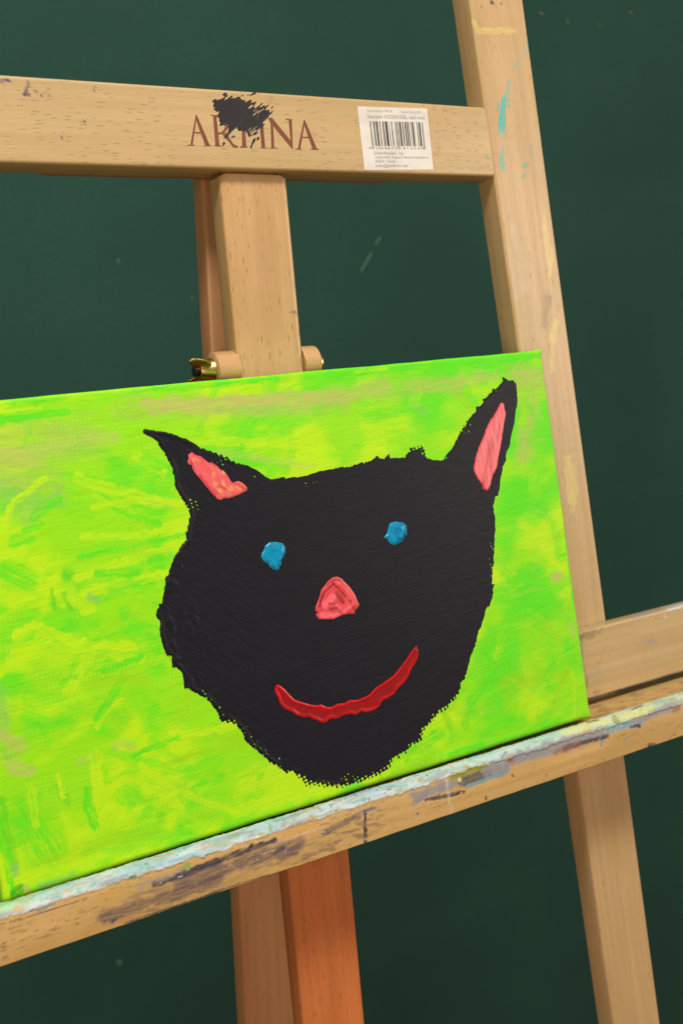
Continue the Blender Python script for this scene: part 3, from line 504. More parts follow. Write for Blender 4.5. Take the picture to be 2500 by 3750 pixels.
STAIN_LIP = [
 ('K2',0.5,0.6,0.5,[(-173.5,19.6),(-153.9,19.4),(-136.2,19.2)]),
 ('GR',1.5,0.7,0.6,[(-155.0,20.6),(-147.4,21.5)]),
 ('OC',2.4,0.4,0.8,[(-126.6,18.0),(-112.5,17.1)]),
 ('NV',2.4,0.8,0.5,[(-97.4,15.5),(-83.1,15.4),(-61.9,17.0)]),
 ('PU2',6.0,0.55,0.9,[(-123.9,7.7),(-99.3,7.5),(-63.4,7.0)]),
 ('PU2',1.8,0.8,0.5,[(-120.7,3.8),(-119.3,4.1)]),
 ('NV',0.8,0.8,0.4,[(-114.7,1.1),(-64.2,0.6)]),
 ('GV',4.4,0.75,0.4,[(-79.5,17.9),(-78.5,18.7)]),
 ('GR',2.8,0.5,0.8,[(-105.3,16.6),(-82.7,17.4)]),
 ('GN',1.1,0.8,0.4,[(-108.9,22.4),(-106.7,22.4)]),
 ('GN',1.4,0.95,0.3,[(-99.8,26.2),(-99.3,26.1)]),
 ('PU2',0.8,0.6,0.5,[(-158.5,21.7),(-157.7,22.1)]),
 ('NV',2.9,0.85,0.5,[(-84.9,16.2),(-65.5,16.8),(-41.9,17.9),(-29.5,18.0)]),
 ('PU2',8.7,0.6,0.9,[(-85.6,11.7),(-46.2,12.1),(-17.0,11.7)]),
 ('PU2',2.3,0.7,0.6,[(-29.8,11.3),(-24.4,13.2)]),
 ('PU2',3.4,0.6,0.8,[(0.7,13.6),(12.6,15.6),(24.6,16.6)]),
 ('W',1.1,0.6,0.5,[(-28.9,16.6),(2.2,17.0)]),
 ('NV',1.6,0.9,0.3,[(28.1,18.0),(26.2,6.1),(26.0,0.8)]),
 ('NV',2.4,0.95,0.3,[(26.5,7.3),(26.3,4.9)]),
 ('GR',1.9,0.6,0.6,[(25.8,17.8),(35.1,18.0)]),
 ('NV',0.8,0.9,0.4,[(-71.5,1.2),(-49.2,1.2),(-18.1,0.0)]),
 ('NV',0.7,0.7,0.4,[(-14.1,0.2),(-0.1,0.1)]),
 ('GV',2.9,0.5,0.4,[(-61.2,25.0),(-56.5,24.7),(-48.4,26.7)]),
 ('GV',1.7,0.7,0.4,[(-36.7,24.2),(-36.4,23.8)]),
 ('GV',1.7,0.7,0.4,[(-29.4,26.1),(-29.9,23.9)]),
 ('GV',1.8,0.7,0.4,[(-32.2,21.7),(-32.1,21.6)]),
 ('GV',1.7,0.5,0.4,[(-22.6,24.9),(-22.5,24.7)]),
 ('GV',2.1,0.7,0.4,[(-14.2,27.4),(-11.6,27.4)]),
 ('GR',1.2,0.6,0.6,[(-25.7,27.6),(-6.0,27.4)]),
 ('K2',0.5,0.8,0.4,[(-14.4,9.0),(-14.4,8.8)]),
 ('OC',3.0,0.5,0.8,[(-23.2,19.6),(-2.5,19.9)]),
 ('GR',6.1,0.75,0.6,[(61.8,16.3),(78.9,17.8),(109.6,17.7),(128.4,16.3)]),
 ('GD',7.6,0.8,0.5,[(97.0,17.2),(112.9,18.5)]),
 ('NV',2.1,0.85,0.4,[(69.1,13.5),(95.8,10.8)]),
 ('OL',3.8,0.9,0.35,[(89.9,21.7),(100.2,21.8),(114.2,21.6)]),
 ('BL',1.9,0.9,0.4,[(98.3,13.1),(115.2,14.1),(129.2,14.8)]),
 ('W',2.8,0.45,0.5,[(85.2,21.1),(84.6,13.8),(84.7,7.5)]),
 ('W',5.0,0.25,0.6,[(85.9,5.0),(85.6,1.7)]),
 ('GR',6.0,0.8,0.6,[(115.2,19.2),(148.0,20.3),(184.0,19.3)]),
 ('NV',1.8,0.7,0.6,[(170.0,17.9),(183.7,18.1)]),
 ('K2',1.1,0.9,0.4,[(61.9,7.1),(62.1,7.0)]),
 ('K2',0.8,0.9,0.4,[(77.4,7.4),(77.5,7.3)]),
 ('K2',1.4,0.8,0.4,[(111.4,3.3),(111.3,2.4)]),
 ('K2',1.2,0.8,0.4,[(132.7,11.4),(132.8,11.1)]),
 ('K2',0.9,0.6,0.5,[(158.8,5.0),(159.3,4.6)]),
 ('OC',2.3,0.9,0.4,[(92.4,14.9),(92.5,14.2)]),
 ('RB',3.1,0.6,0.5,[(132.7,20.7),(136.0,20.7)]),
 ('YM',2.0,0.8,0.4,[(93.8,18.9),(94.2,18.4)]),
 ('PU2',1.6,0.5,0.7,[(27.1,18.2),(34.6,18.5)]),
 ('BK',1.9,0.5,0.5,[(127.4,23.8),(131.7,25.9)]),
 ('GR',7.1,0.8,0.7,[(139.9,20.8),(173.6,20.3),(208.9,19.8)]),
 ('BL',4.8,0.75,0.5,[(213.6,20.0),(241.2,18.6)]),
 ('GR',5.6,0.7,0.6,[(237.2,21.3),(276.2,21.5)]),
 ('NV',2.7,0.8,0.6,[(175.5,17.7),(212.5,16.2)]),
 ('RB',4.0,0.5,0.7,[(168.2,16.3),(186.7,17.1)]),
 ('RB',3.6,0.6,0.6,[(274.5,19.0),(278.6,19.5)]),
 ('NV',2.1,0.8,0.5,[(233.3,17.3),(240.6,16.4)]),
 ('BL',1.5,0.7,0.4,[(207.7,14.6),(205.8,11.7)]),
 ('BL',1.4,0.6,0.4,[(229.2,11.4),(227.1,9.9)]),
 ('NV',2.4,0.7,0.5,[(247.1,1.3),(252.0,1.2)]),
 ('OL',5.5,0.9,0.3,[(223.0,24.7),(223.9,24.4)]),
 ('YM',4.0,0.8,0.5,[(179.9,27.3),(203.3,26.6),(215.7,25.1)]),
 ('YM',4.1,0.7,0.5,[(225.8,24.8),(252.9,24.0)]),
 ('TL',2.4,0.8,0.4,[(269.2,36.0),(283.0,36.0)]),
 ('GD',1.4,0.8,0.4,[(200.6,28.8),(209.0,28.0)]),
 ('GD',1.5,0.8,0.4,[(239.5,27.8),(250.0,28.8)]),
 ('GR',3.5,0.7,0.5,[(251.6,21.5),(283.6,22.7)]),
]
NOSE_STROKES = [
 ('p',4.4,0.9,0.7,[(190.4,108.7),(196.3,112.8)]),
 ('p',3.8,0.95,0.6,[(187.4,104.1),(197.3,101.2)]),
 ('p',2.6,0.8,0.6,[(205.4,104.6),(202.1,103.2)]),
 ('m',3.2,0.8,0.6,[(204.7,118.4),(210.4,107.6)]),
 ('d',1.6,0.85,0.5,[(186.8,108.8),(190.8,115.7),(197.8,119.7)]),
 ('d',1.3,0.6,0.5,[(193.0,119.9),(199.3,122.0),(202.8,121.0)]),
 ('d',1.5,0.85,0.5,[(197.8,119.7),(200.9,116.2),(204.2,111.0)]),
 ('d',2.7,0.8,0.6,[(199.4,113.8),(202.3,108.7)]),
 ('d',1.8,0.8,0.5,[(206.4,108.6),(207.0,107.5)]),
 ('d',2.2,0.8,0.5,[(208.3,104.0),(209.2,102.9)]),
 ('d',1.8,0.6,0.6,[(193.4,109.1),(197.8,108.5)]),
 ('d',1.8,0.8,0.5,[(193.3,105.9),(198.0,105.3)]),
 ('p',1.0,0.8,0.5,[(197.7,108.0),(199.8,105.3)]),
]
EAR_STROKES = [
 ('y',2.8,0.7,0.7,[(135.7,191.0),(136.1,190.0)]),
 ('y',2.1,0.85,0.5,[(141.1,191.0),(141.5,190.5)]),
 ('y',2.6,0.75,0.6,[(135.2,185.9),(135.8,184.9)]),
 ('y',2.3,0.8,0.6,[(140.2,185.7),(140.3,184.3)]),
 ('y',2.6,0.85,0.6,[(137.3,181.6),(137.9,181.0)]),
 ('y',2.8,0.85,0.6,[(143.5,182.2),(143.6,181.2)]),
 ('y',1.9,0.6,0.7,[(147.1,181.9),(149.5,180.7)]),
 ('y',1.6,0.6,0.7,[(125.1,199.8),(127.9,199.0)]),
 ('r',1.1,0.8,0.5,[(123.1,200.0),(125.0,196.1),(129.2,188.1),(134.8,178.9)]),
 ('r',0.7,0.7,0.5,[(125.6,203.0),(131.0,199.1),(138.7,193.4)]),
 ('r',0.9,0.8,0.5,[(145.2,184.8),(148.3,182.7),(153.0,179.7)]),
 ('r',0.9,0.6,0.5,[(138.1,189.7),(138.1,185.0),(140.5,182.3)]),
]
EAR_RIDGES = [
 ('r',1.2,0.9,0.5,[(133.8,188.4),(134.0,183.7),(137.0,180.2)]),
 ('r',1.2,1,0.5,[(138.1,189.7),(138.0,184.6),(140.7,182.3)]),
 ('r',1.1,0.8,0.5,[(123.8,201.3),(125.1,196.5),(126.7,191.2)]),
 ('r',1.2,1,0.5,[(141.8,190.7),(143.4,187.6),(144.9,184.1)]),
 ('r',1.2,1,0.5,[(145.3,185.0),(149.0,184.1),(153.2,180.6)]),
 ('r',1.0,0.7,0.5,[(125.6,203.0),(130.0,199.2),(134.5,192.6)]),
 ('r',1.0,0.6,0.5,[(143.7,183.3),(145.4,181.2),(144.6,179.4)]),
]
HEAD_RIDGES = [
 ('r',1.2,0.8,0.5,[(100.6,217.1),(102.3,215.5),(106.3,214.0),(112.1,210.6)]),
 ('r',0.6,0.4,0.5,[(115.3,200.1),(116.8,191.5),(119.1,183.8),(120.5,177.1),(124.1,168.7)]),
 ('r',0.6,0.4,0.5,[(117.5,189.6),(119.9,180.0),(125.7,166.1)]),
 ('r',1.1,0.5,0.5,[(131.2,203.5),(133.4,201.8)]),
 ('r',1.2,0.5,0.5,[(154.6,192.6),(159.4,189.9),(163.2,187.2)]),
 ('r',0.8,0.5,0.5,[(154.1,180.0),(160.5,177.0),(168.8,175.4)]),
 ('r',0.7,0.4,0.5,[(159.1,175.3),(168.8,175.6)]),
 ('r',1.1,0.6,0.5,[(121.6,162.5),(122.3,161.0),(125.6,162.4),(126.9,164.5)]),
 ('r',1.4,0.8,0.5,[(100.6,137.4),(102.4,141.2),(104.6,142.4)]),
 ('r',1.2,0.8,0.5,[(94.9,118.2),(94.5,112.8),(95.1,107.6)]),
 ('r',0.9,0.7,0.5,[(104.7,129.7),(102.7,124.5),(102.0,120.1),(99.8,112.6)]),
 ('r',1.4,0.6,0.5,[(98.0,125.4),(100.6,120.8)]),
 ('r',0.7,0.5,0.5,[(107.4,138.9),(110.7,134.6),(115.7,129.1)]),
 ('r',1.0,0.5,0.5,[(102.1,130.2),(103.8,128.5)]),
 ('r',0.6,0.4,0.5,[(98.4,106.9),(102.1,99.2)]),
 ('r',0.7,0.5,0.5,[(108.4,88.4),(112.9,79.4),(116.1,71.2)]),
 ('r',0.6,0.4,0.5,[(116.2,90.9),(115.0,80.3)]),
]

# ------------------------------------------------------------------ setting
def quad(name, pts, mat, kind='structure'):
    me = bpy.data.meshes.new(name); me.from_pydata(pts, [], [(0, 1, 2, 3)]); me.materials.append(mat); o = link(name, me); o['kind'] = kind; return o
m = N('matt green wall paint')
mot = m.noise(m.coords((3, 3, 3), False), 1, 4, 0.6); grn = m.noise(m.coords((160, 160, 160), False), 1, 3)
gc = m.mix(m.ramp(mot, 0.3, 0.7), lin(32, 65, 58), lin(36, 72, 63)); wip = m.noise(m.coords((1.5, 1.5, 7), False), 1, 5, 0.65); gc = m.mix(m.math('MULTIPLY', m.ramp(wip, 0.5, 0.75), 0.35), gc, lin(42, 76, 66)); gc = m.mix(m.math('MULTIPLY', m.ramp(grn, 0.4, 0.8), 0.25), gc, lin(28, 58, 53))
WALL_M = m.out(gc, 0.7, m.bump(grn, 0.0006, 0.3), 0.12)
WY = 0.62
wall = quad('wall', [(-3, WY, 0), (4, WY, 0), (4, WY, 2.9), (-3, WY, 2.9)], WALL_M)
CHALK = plain('faint chalk mark', lin(56, 92, 80), 0.8); CHALK_Y = plain('old yellowish speck', lin(72, 80, 50), 0.8)
def wall_mark(pts, w, mat):
    (x0, z0), (x1, z1) = pts; d = Vector((x1 - x0, z1 - z0)); L = d.length; d /= L; n = Vector((-d.y, d.x)); V = []; F = []
    for i in range(9):
        t = i / 8; ww = 0.6 * w * (0.25 + math.sin(math.pi * (0.08 + 0.84 * t))) * (0.7 + 0.5 * ((i * 7) % 5) / 5)
        for s_ in (-1, 1): V.append((x0 + d.x * L * t + n.x * ww * s_ / 2, WY - 0.0008, z0 + d.y * L * t + n.y * ww * s_ / 2))
    for i in range(8): F.append((2 * i, 2 * i + 1, 2 * i + 3, 2 * i + 2))
    me = bpy.data.meshes.new('chalk_mark'); me.from_pydata(V, [], F); me.materials.append(mat); o = link('chalk_mark', me); o.parent = wall
wall_mark([(0.4795, 1.4087), (0.4695, 1.3983)], 0.006, CHALK)
wall_mark([(0.466, 1.3905), (0.4476, 1.3659)], 0.007, CHALK)
wall_mark([(0.7823, 1.6863), (0.7869, 1.6826)], 0.008, CHALK_Y)
wall_mark([(0.7355, 1.6907), (0.7429, 1.6898)], 0.006, CHALK_Y)
wall_mark([(0.8949, 1.7063), (0.9031, 1.7053)], 0.006, CHALK_Y)
wall_mark([(0.8386, 1.6857), (0.8438, 1.6845)], 0.005, CHALK_Y)
wall_mark([(0.0702, 0.5675), (0.0735, 0.5589)], 0.011, CHALK)
wall_mark([(0.1402, 1.3874), (0.1403, 1.3816)], 0.005, CHALK)
wall_mark([(0.2221, 1.344), (0.2234, 1.3394)], 0.004, CHALK)
m = N('brown floor boards')
fl = m.noise(m.coords((3, 40, 10), False), 1, 4, 0.6)
FLOOR_M = m.out(m.mix(m.ramp(fl, 0.3, 0.7), lin(176, 118, 76), lin(150, 96, 60)), 0.5, None, 0.4)
floor = quad('floor', [(-3, -3.2, 0), (4, -3.2, 0), (4, WY, 0), (-3, WY, 0)], FLOOR_M)

# ------------------------------------------------------------------ easel
PAL_W = {'P': lin(70, 66, 104), 'C': lin(70, 190, 180), 'W': lin(240, 232, 222), 'S': lin(168, 176, 176), 'B2': lin(140, 185, 205), 'YL': lin(230, 216, 124), 'K2': lin(76, 62, 60), 'YO': lin(208, 160, 92),
         'RB': lin(150, 92, 66), 'OC': lin(206, 158, 76), 'PU': lin(168, 156, 182), 'WB': lin(214, 218, 240), 'O2': lin(196, 180, 100),
         'GR': lin(140, 142, 152), 'GD': lin(84, 86, 78), 'NV': lin(46, 48, 66), 'PU2': lin(84, 74, 92), 'GV': lin(140, 168, 84), 'GN': lin(30, 140, 80), 'OL': lin(150, 146, 36), 'BL': lin(112, 164, 182), 'YM': lin(218, 226, 150), 'TL': lin(80, 190, 160), 'BK': lin(64, 96, 110),
         'MI': lin(164, 216, 206), 'CY': lin(160, 204, 220), 'WH': lin(206, 222, 228), 'MG': lin(170, 220, 160)}
PAL_W = {k: tuple(c * 0.78 for c in v) for k, v in PAL_W.items()}
BASE = 1055.8
easel = bpy.data.objects.new('wooden_easel', None); C.objects.link(easel)
EF[easel.name] = Matrix.Translation((0, 0, -BASE * MM)); easel.matrix_world = ME @ EF[easel.name]; easel.empty_display_size = 0.1
tag(easel, 'beech wood studio easel spattered with paint, holding the green cat canvas on its ledge', 'easel')

def rrect(a0, a1, b0, b1, r, nr=3, sub=None):
    """closed rounded rectangle; sub=(edge index -> spacing) subdivides an edge. edges: 0 bottom(b0) 1 right(a1) 2 top(b1) 3 left(a0)"""
    sub = sub or {}; pts = []
    cs = [(a1 - r, b0 + r, -90), (a1 - r, b1 - r, 0), (a0 + r, b1 - r, 90), (a0 + r, b0 + r, 180)]
    for k, (ca, cb, st) in enumerate(cs):
        arc = [(ca + r * math.cos(math.radians(st + 90 * i / nr)), cb + r * math.sin(math.radians(st + 90 * i / nr))) for i in range(nr + 1)]
        if pts and ((k) in sub):
            p, q = pts[-1], arc[0]; n = max(1, int(math.dist(p, q) / sub[k]))
            pts += [(p[0] + (q[0] - p[0]) * i / n, p[1] + (q[1] - p[1]) * i / n) for i in range(1, n)]
        pts += arc
    if 0 in sub:
        p, q = pts[-1], pts[0]; n = max(1, int(math.dist(p, q) / sub[0]))
        pts += [(p[0] + (q[0] - p[0]) * i / n, p[1] + (q[1] - p[1]) * i / n) for i in range(1, n)]
    return pts
def sweep(prof, xs, cap_in=1.2):
    """sweep a closed (y,z) profile along local X; ends are rounded by a small inset"""
    prof = np.array(prof); cen = prof.mean(0); n = len(prof); rows = []
    xs = list(xs); sc = [(xs[0], 1 - cap_in / 14)] + [(xs[0] + cap_in, 1.0)] + [(x, 1.0) for x in xs[1:-1]] + [(xs[-1] - cap_in, 1.0)] + [(xs[-1], 1 - cap_in / 14)]
    for x, k in sc:
        p = cen + (prof - cen) * k; rows.append(np.column_stack([np.full(n, x), p]))
    V = np.concatenate(rows); R = len(sc); F = []
    i = np.arange(R - 1)[:, None] * n; j = np.arange(n)[None, :]; jn = (j + 1) % n
    Q = np.stack([i + j, i + n + j, i + n + jn, i + jn], -1).reshape(-1, 4)
    F = [tuple(q) for q in Q.tolist()]
    F.append(tuple(range(n))); F.append(tuple(reversed(range((R - 1) * n, R * n))))
    return V, F, R, n
def basis(o, X, Y, Z):
    X, Y, Z = Vector(X).normalized(), Vector(Y).normalized(), Vector(Z).normalized()
    return Matrix(((X.x, Y.x, Z.x, o[0] * MM), (X.y, Y.y, Z.y, o[1] * MM), (X.z, Y.z, Z.z, o[2] * MM), (0, 0, 0, 1)))
def bar_obj(name, parent, M, prof, xs, mat, strokes=None, front=None, cap=1.2, edit=None, fine=1.0, pal=PAL_W):
    V, F, R, n = sweep(prof, xs, cap)
    if edit: V = edit(V)
    at = None
    if strokes is not None:
        A = np.array(M.to_3x3()); t = np.array(M.translation) / MM
        E = V @ A.T + t
        P = E[:, [0, 2]]; strokes = [(k_, w_ * (1.45 if k_ == 'C' else 1.0), {'W': 0.35, 'YL': 0.62, 'C': 1.25}.get(k_, 1.0) * a_, s_, p_) for k_, w_, a_, s_, p_ in strokes]; col = np.zeros((len(V), 3)); al = np.zeros(len(V))
        if strokes: paint(P, strokes, pal, col, al, 0.45, fine)
        al[~front(V)] *= 0.0
        at = {'stain': np.column_stack([col, al])}
    me = mesh_np(name, V * MM, F, mat, True, at)
    # keep flat faces flat: shade by angle
    o = link(name, me); put(o, parent, M)
    try:
        me.set_sharp_from_angle(angle=math.radians(50))
    except Exception: pass
    return o

# posts (local X up, Y along the ledge, Z to the back)
SP = 0.08009
def post(mirror, strokes, spacing, lens):
    up = Vector((-SP, 0, 1.0)).normalized(); yx = Vector((1, 0, SP)).normalized()
    x0 = 204.63 + SP * 240
    if mirror:
        up = Vector((SP, 0, 1.0)).normalized(); yx = Vector((1, 0, -SP)).normalized(); x0 = 49.0 - x0 - 44.2
    M = basis((x0, 0, 0), up, yx, (0, 1, 0))
    sub = {0: spacing} if strokes else None
    return bar_obj('post', easel, M, rrect(0, 44.2, 0, 18.1, 1.6, 3, sub), lens, BEECH_POST, strokes, lambda V: V[:, 2] < 1.5)
post(False, STAIN_POST, 0.8, [-1055] + list(np.arange(-250, 520, 1.2)) + [640])
post(True, [], 20, [-1055, -300, 200, 640])
# crossbar (local X along the ledge, Y to the back, Z up)
def shear_end(V):
    V = V.copy(); k = np.clip((V[:, 0] - 150) / 40, 0, 1); V[:, 0] += k * SP * (378 - V[:, 2] - 0) ; k2 = np.clip((-100 - V[:, 0]) / 40, 0, 1); V[:, 0] -= k2 * SP * (378 - V[:, 2]); return V
crossbar = bar_obj('crossbar', easel, Matrix.Identity(4), rrect(-1.07, 21.6, 356.46, 399.57, 1.5, 3, {3: 0.8}), [-144.4] + list(np.arange(-125, 190, 1.0)) + [193.3], BEECH_S, STAIN_CROSSBAR, lambda V: V[:, 1] < 0.4, 0.8, shear_end)
plate = bar_obj('guide_plate', easel, basis((-91, 21.7, 0), (1, 0, 0), (0, 1, 0), (0, 0, 1)), rrect(0, 5.4, 356.9, 394, 0.8, 2), [0, 110, 219], BEECH_RED)
# mast: upper slide and lower run, and the hinged rear leg
MS = -0.00564
mu = Vector((-MS, 0, 1)).normalized(); mx = Vector((1, 0, MS)).normalized()
def mx_at(z): return 3.23 + MS * (240 - z)
mast_st = [('K2', 2.0, 0.6, 0.6, [(43.0, 276.0), (44.6, 275.0)]), ('K2', 1.2, 0.5, 0.6, [(40.5, 277.0), (44.0, 276.2)]), ('K2', 1.0, 0.6, 0.6, [(44.8, 266), (45.2, 263)])]
bar_obj('mast', easel, basis((mx_at(0), 4.81, 0), mu, mx, (0, 1, 0)), rrect(0, 42.6, 0, 15.4, 2.0, 3, {0: 1.2}), [62] + list(np.arange(200, 353, 1.2)) + [355.3], BEECH_MAST, mast_st, lambda V: V[:, 2] < 1.6, 1.6)
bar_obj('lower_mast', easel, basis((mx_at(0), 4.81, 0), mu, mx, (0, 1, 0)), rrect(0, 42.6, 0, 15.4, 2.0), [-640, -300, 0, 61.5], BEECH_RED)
bar_obj('tenon', easel, basis((0, 0, 0), (0, 0, 1), (1, 0, 0), (0, 1, 0)), rrect(9, 40, 7.5, 16.5, 0.8), [350, 354, 357.2], BEECH_RED, cap=0.2)
rl = Vector((0, -0.1405, 1)).normalized(); rz = Vector((0, 1, 0.1405)).normalized()
bar_obj('rear_leg', easel, basis((3.8, 28.0 + 0.1405 * 356.5, 0), rl, (1, 0, 0), rz), rrect(0, 42.6, 0, 16, 2.0), [-1032, -300, 0, 200, 404], BEECH_LEG)

# round hardware on the mast bolt (axis along the ledge)
def lathe_x(prof, seg=40):
    V = []; F = []
    for x, r in prof:
        for i in range(seg): a = 2 * math.pi * i / seg; V.append((x, r * math.cos(a), r * math.sin(a)))
    for k in range(len(prof) - 1):
        for i in range(seg): F.append((k * seg + i, k * seg + (i + 1) % seg, (k + 1) * seg + (i + 1) % seg, (k + 1) * seg + i))
    F.append(tuple(reversed(range(seg)))); F.append(tuple(range((len(prof) - 1) * seg, len(prof) * seg)))
    return np.array(V), F
def lathe_obj(name, parent, prof, origin, mat, seg=40, sharp=40):
    V, F = lathe_x(prof, seg); me = mesh_np(name, V * MM, F, mat, True); me.set_sharp_from_angle(angle=math.radians(sharp))
    o = link(name, me); put(o, parent, basis(origin, (1, 0, 0), (0, 1, 0), (0, 0, 1))); return o
BZ = 246.6; BY = 12.5
dl = lathe_obj('dowel', easel, [(-9.6, 9.4), (-9.0, 10.2), (3.0, 10.4), (4.2, 10.2)], (0, BY, BZ), BEECH_DOWEL)
dr = lathe_obj('dowel', easel, [(46.0, 10.2), (47.2, 10.4), (56.6, 10.2), (57.3, 9.4)], (0, BY, BZ), BEECH_DOWEL)
bolt = lathe_obj('bolt', easel, [(-9.5 - 0.45 * i, 2.9 + (0.35 if i % 2 else -0.25)) for i in range(26, 0, -1)] + [(57, 2.9), (58, 2.9)], (0, BY, BZ), STEEL, 24, 80)
lathe_obj('bolt_head', bolt, [(57.4, 5.8), (60.0, 6.0), (61.2, 5.2), (62.0, 3.4), (62.2, 1.0)], (0, BY, BZ), BRASS, 32, 60)
wing = lathe_obj('wing_nut', easel, [(-18.2, 4.3), (-17.6, 4.9), (-13.5, 5.6), (-11.2, 6.6), (-9.8, 6.9), (-9.65, 6.6)], (0, BY, BZ), BRASS, 32, 60)
def blade(ang, flare, name='wing'):
    """one wing of the nut: a rounded blade leaving the hub and flaring along the bolt"""
    V = []; F = []; nt, ns = 14, 16
    rd = Vector((0, math.cos(ang), math.sin(ang))); td = Vector((0, -math.sin(ang), math.cos(ang)))
    for i in range(nt):
        t = i / (nt - 1)
        c = Vector((-12.5 - flare * t ** 1.15, 0, 0)) + rd * (3.4 + 8.5 * t ** 0.75)
        dirv = (Vector((-flare * 1.1, 0, 0)) + rd * 6.5).normalized(); wv = dirv.cross(td).normalized()
        w = (1.8 + 1.9 * math.sin(math.pi * min(1, t * 0.72 + 0.12))) * (1 if t < 0.8 else math.sqrt(max(0.02, 1 - ((t - 0.8) / 0.2) ** 2)))
        th = 1.0 * (1 - 0.35 * t) * (1 if t < 0.9 else 0.7)
        for j in range(ns):
            a = 2 * math.pi * j / ns; V.append(c + wv * (w * math.cos(a)) + td * (th * math.sin(a)))
    for i in range(nt - 1):
        for j in range(ns): F.append((i * ns + j, i * ns + (j + 1) % ns, (i + 1) * ns + (j + 1) % ns, (i + 1) * ns + j))
    F.append(tuple(reversed(range(ns)))); F.append(tuple(range((nt - 1) * ns, nt * ns)))
    me = mesh_np(name, np.array([tuple(v) for v in V]) * MM, F, BRASS, True); o = link(name, me)
    put(o, wing, basis((0, BY, BZ), (1, 0, 0), (0, 1, 0), (0, 0, 1)))
blade(math.radians(152), 15.0); blade(math.radians(322), 10.5)

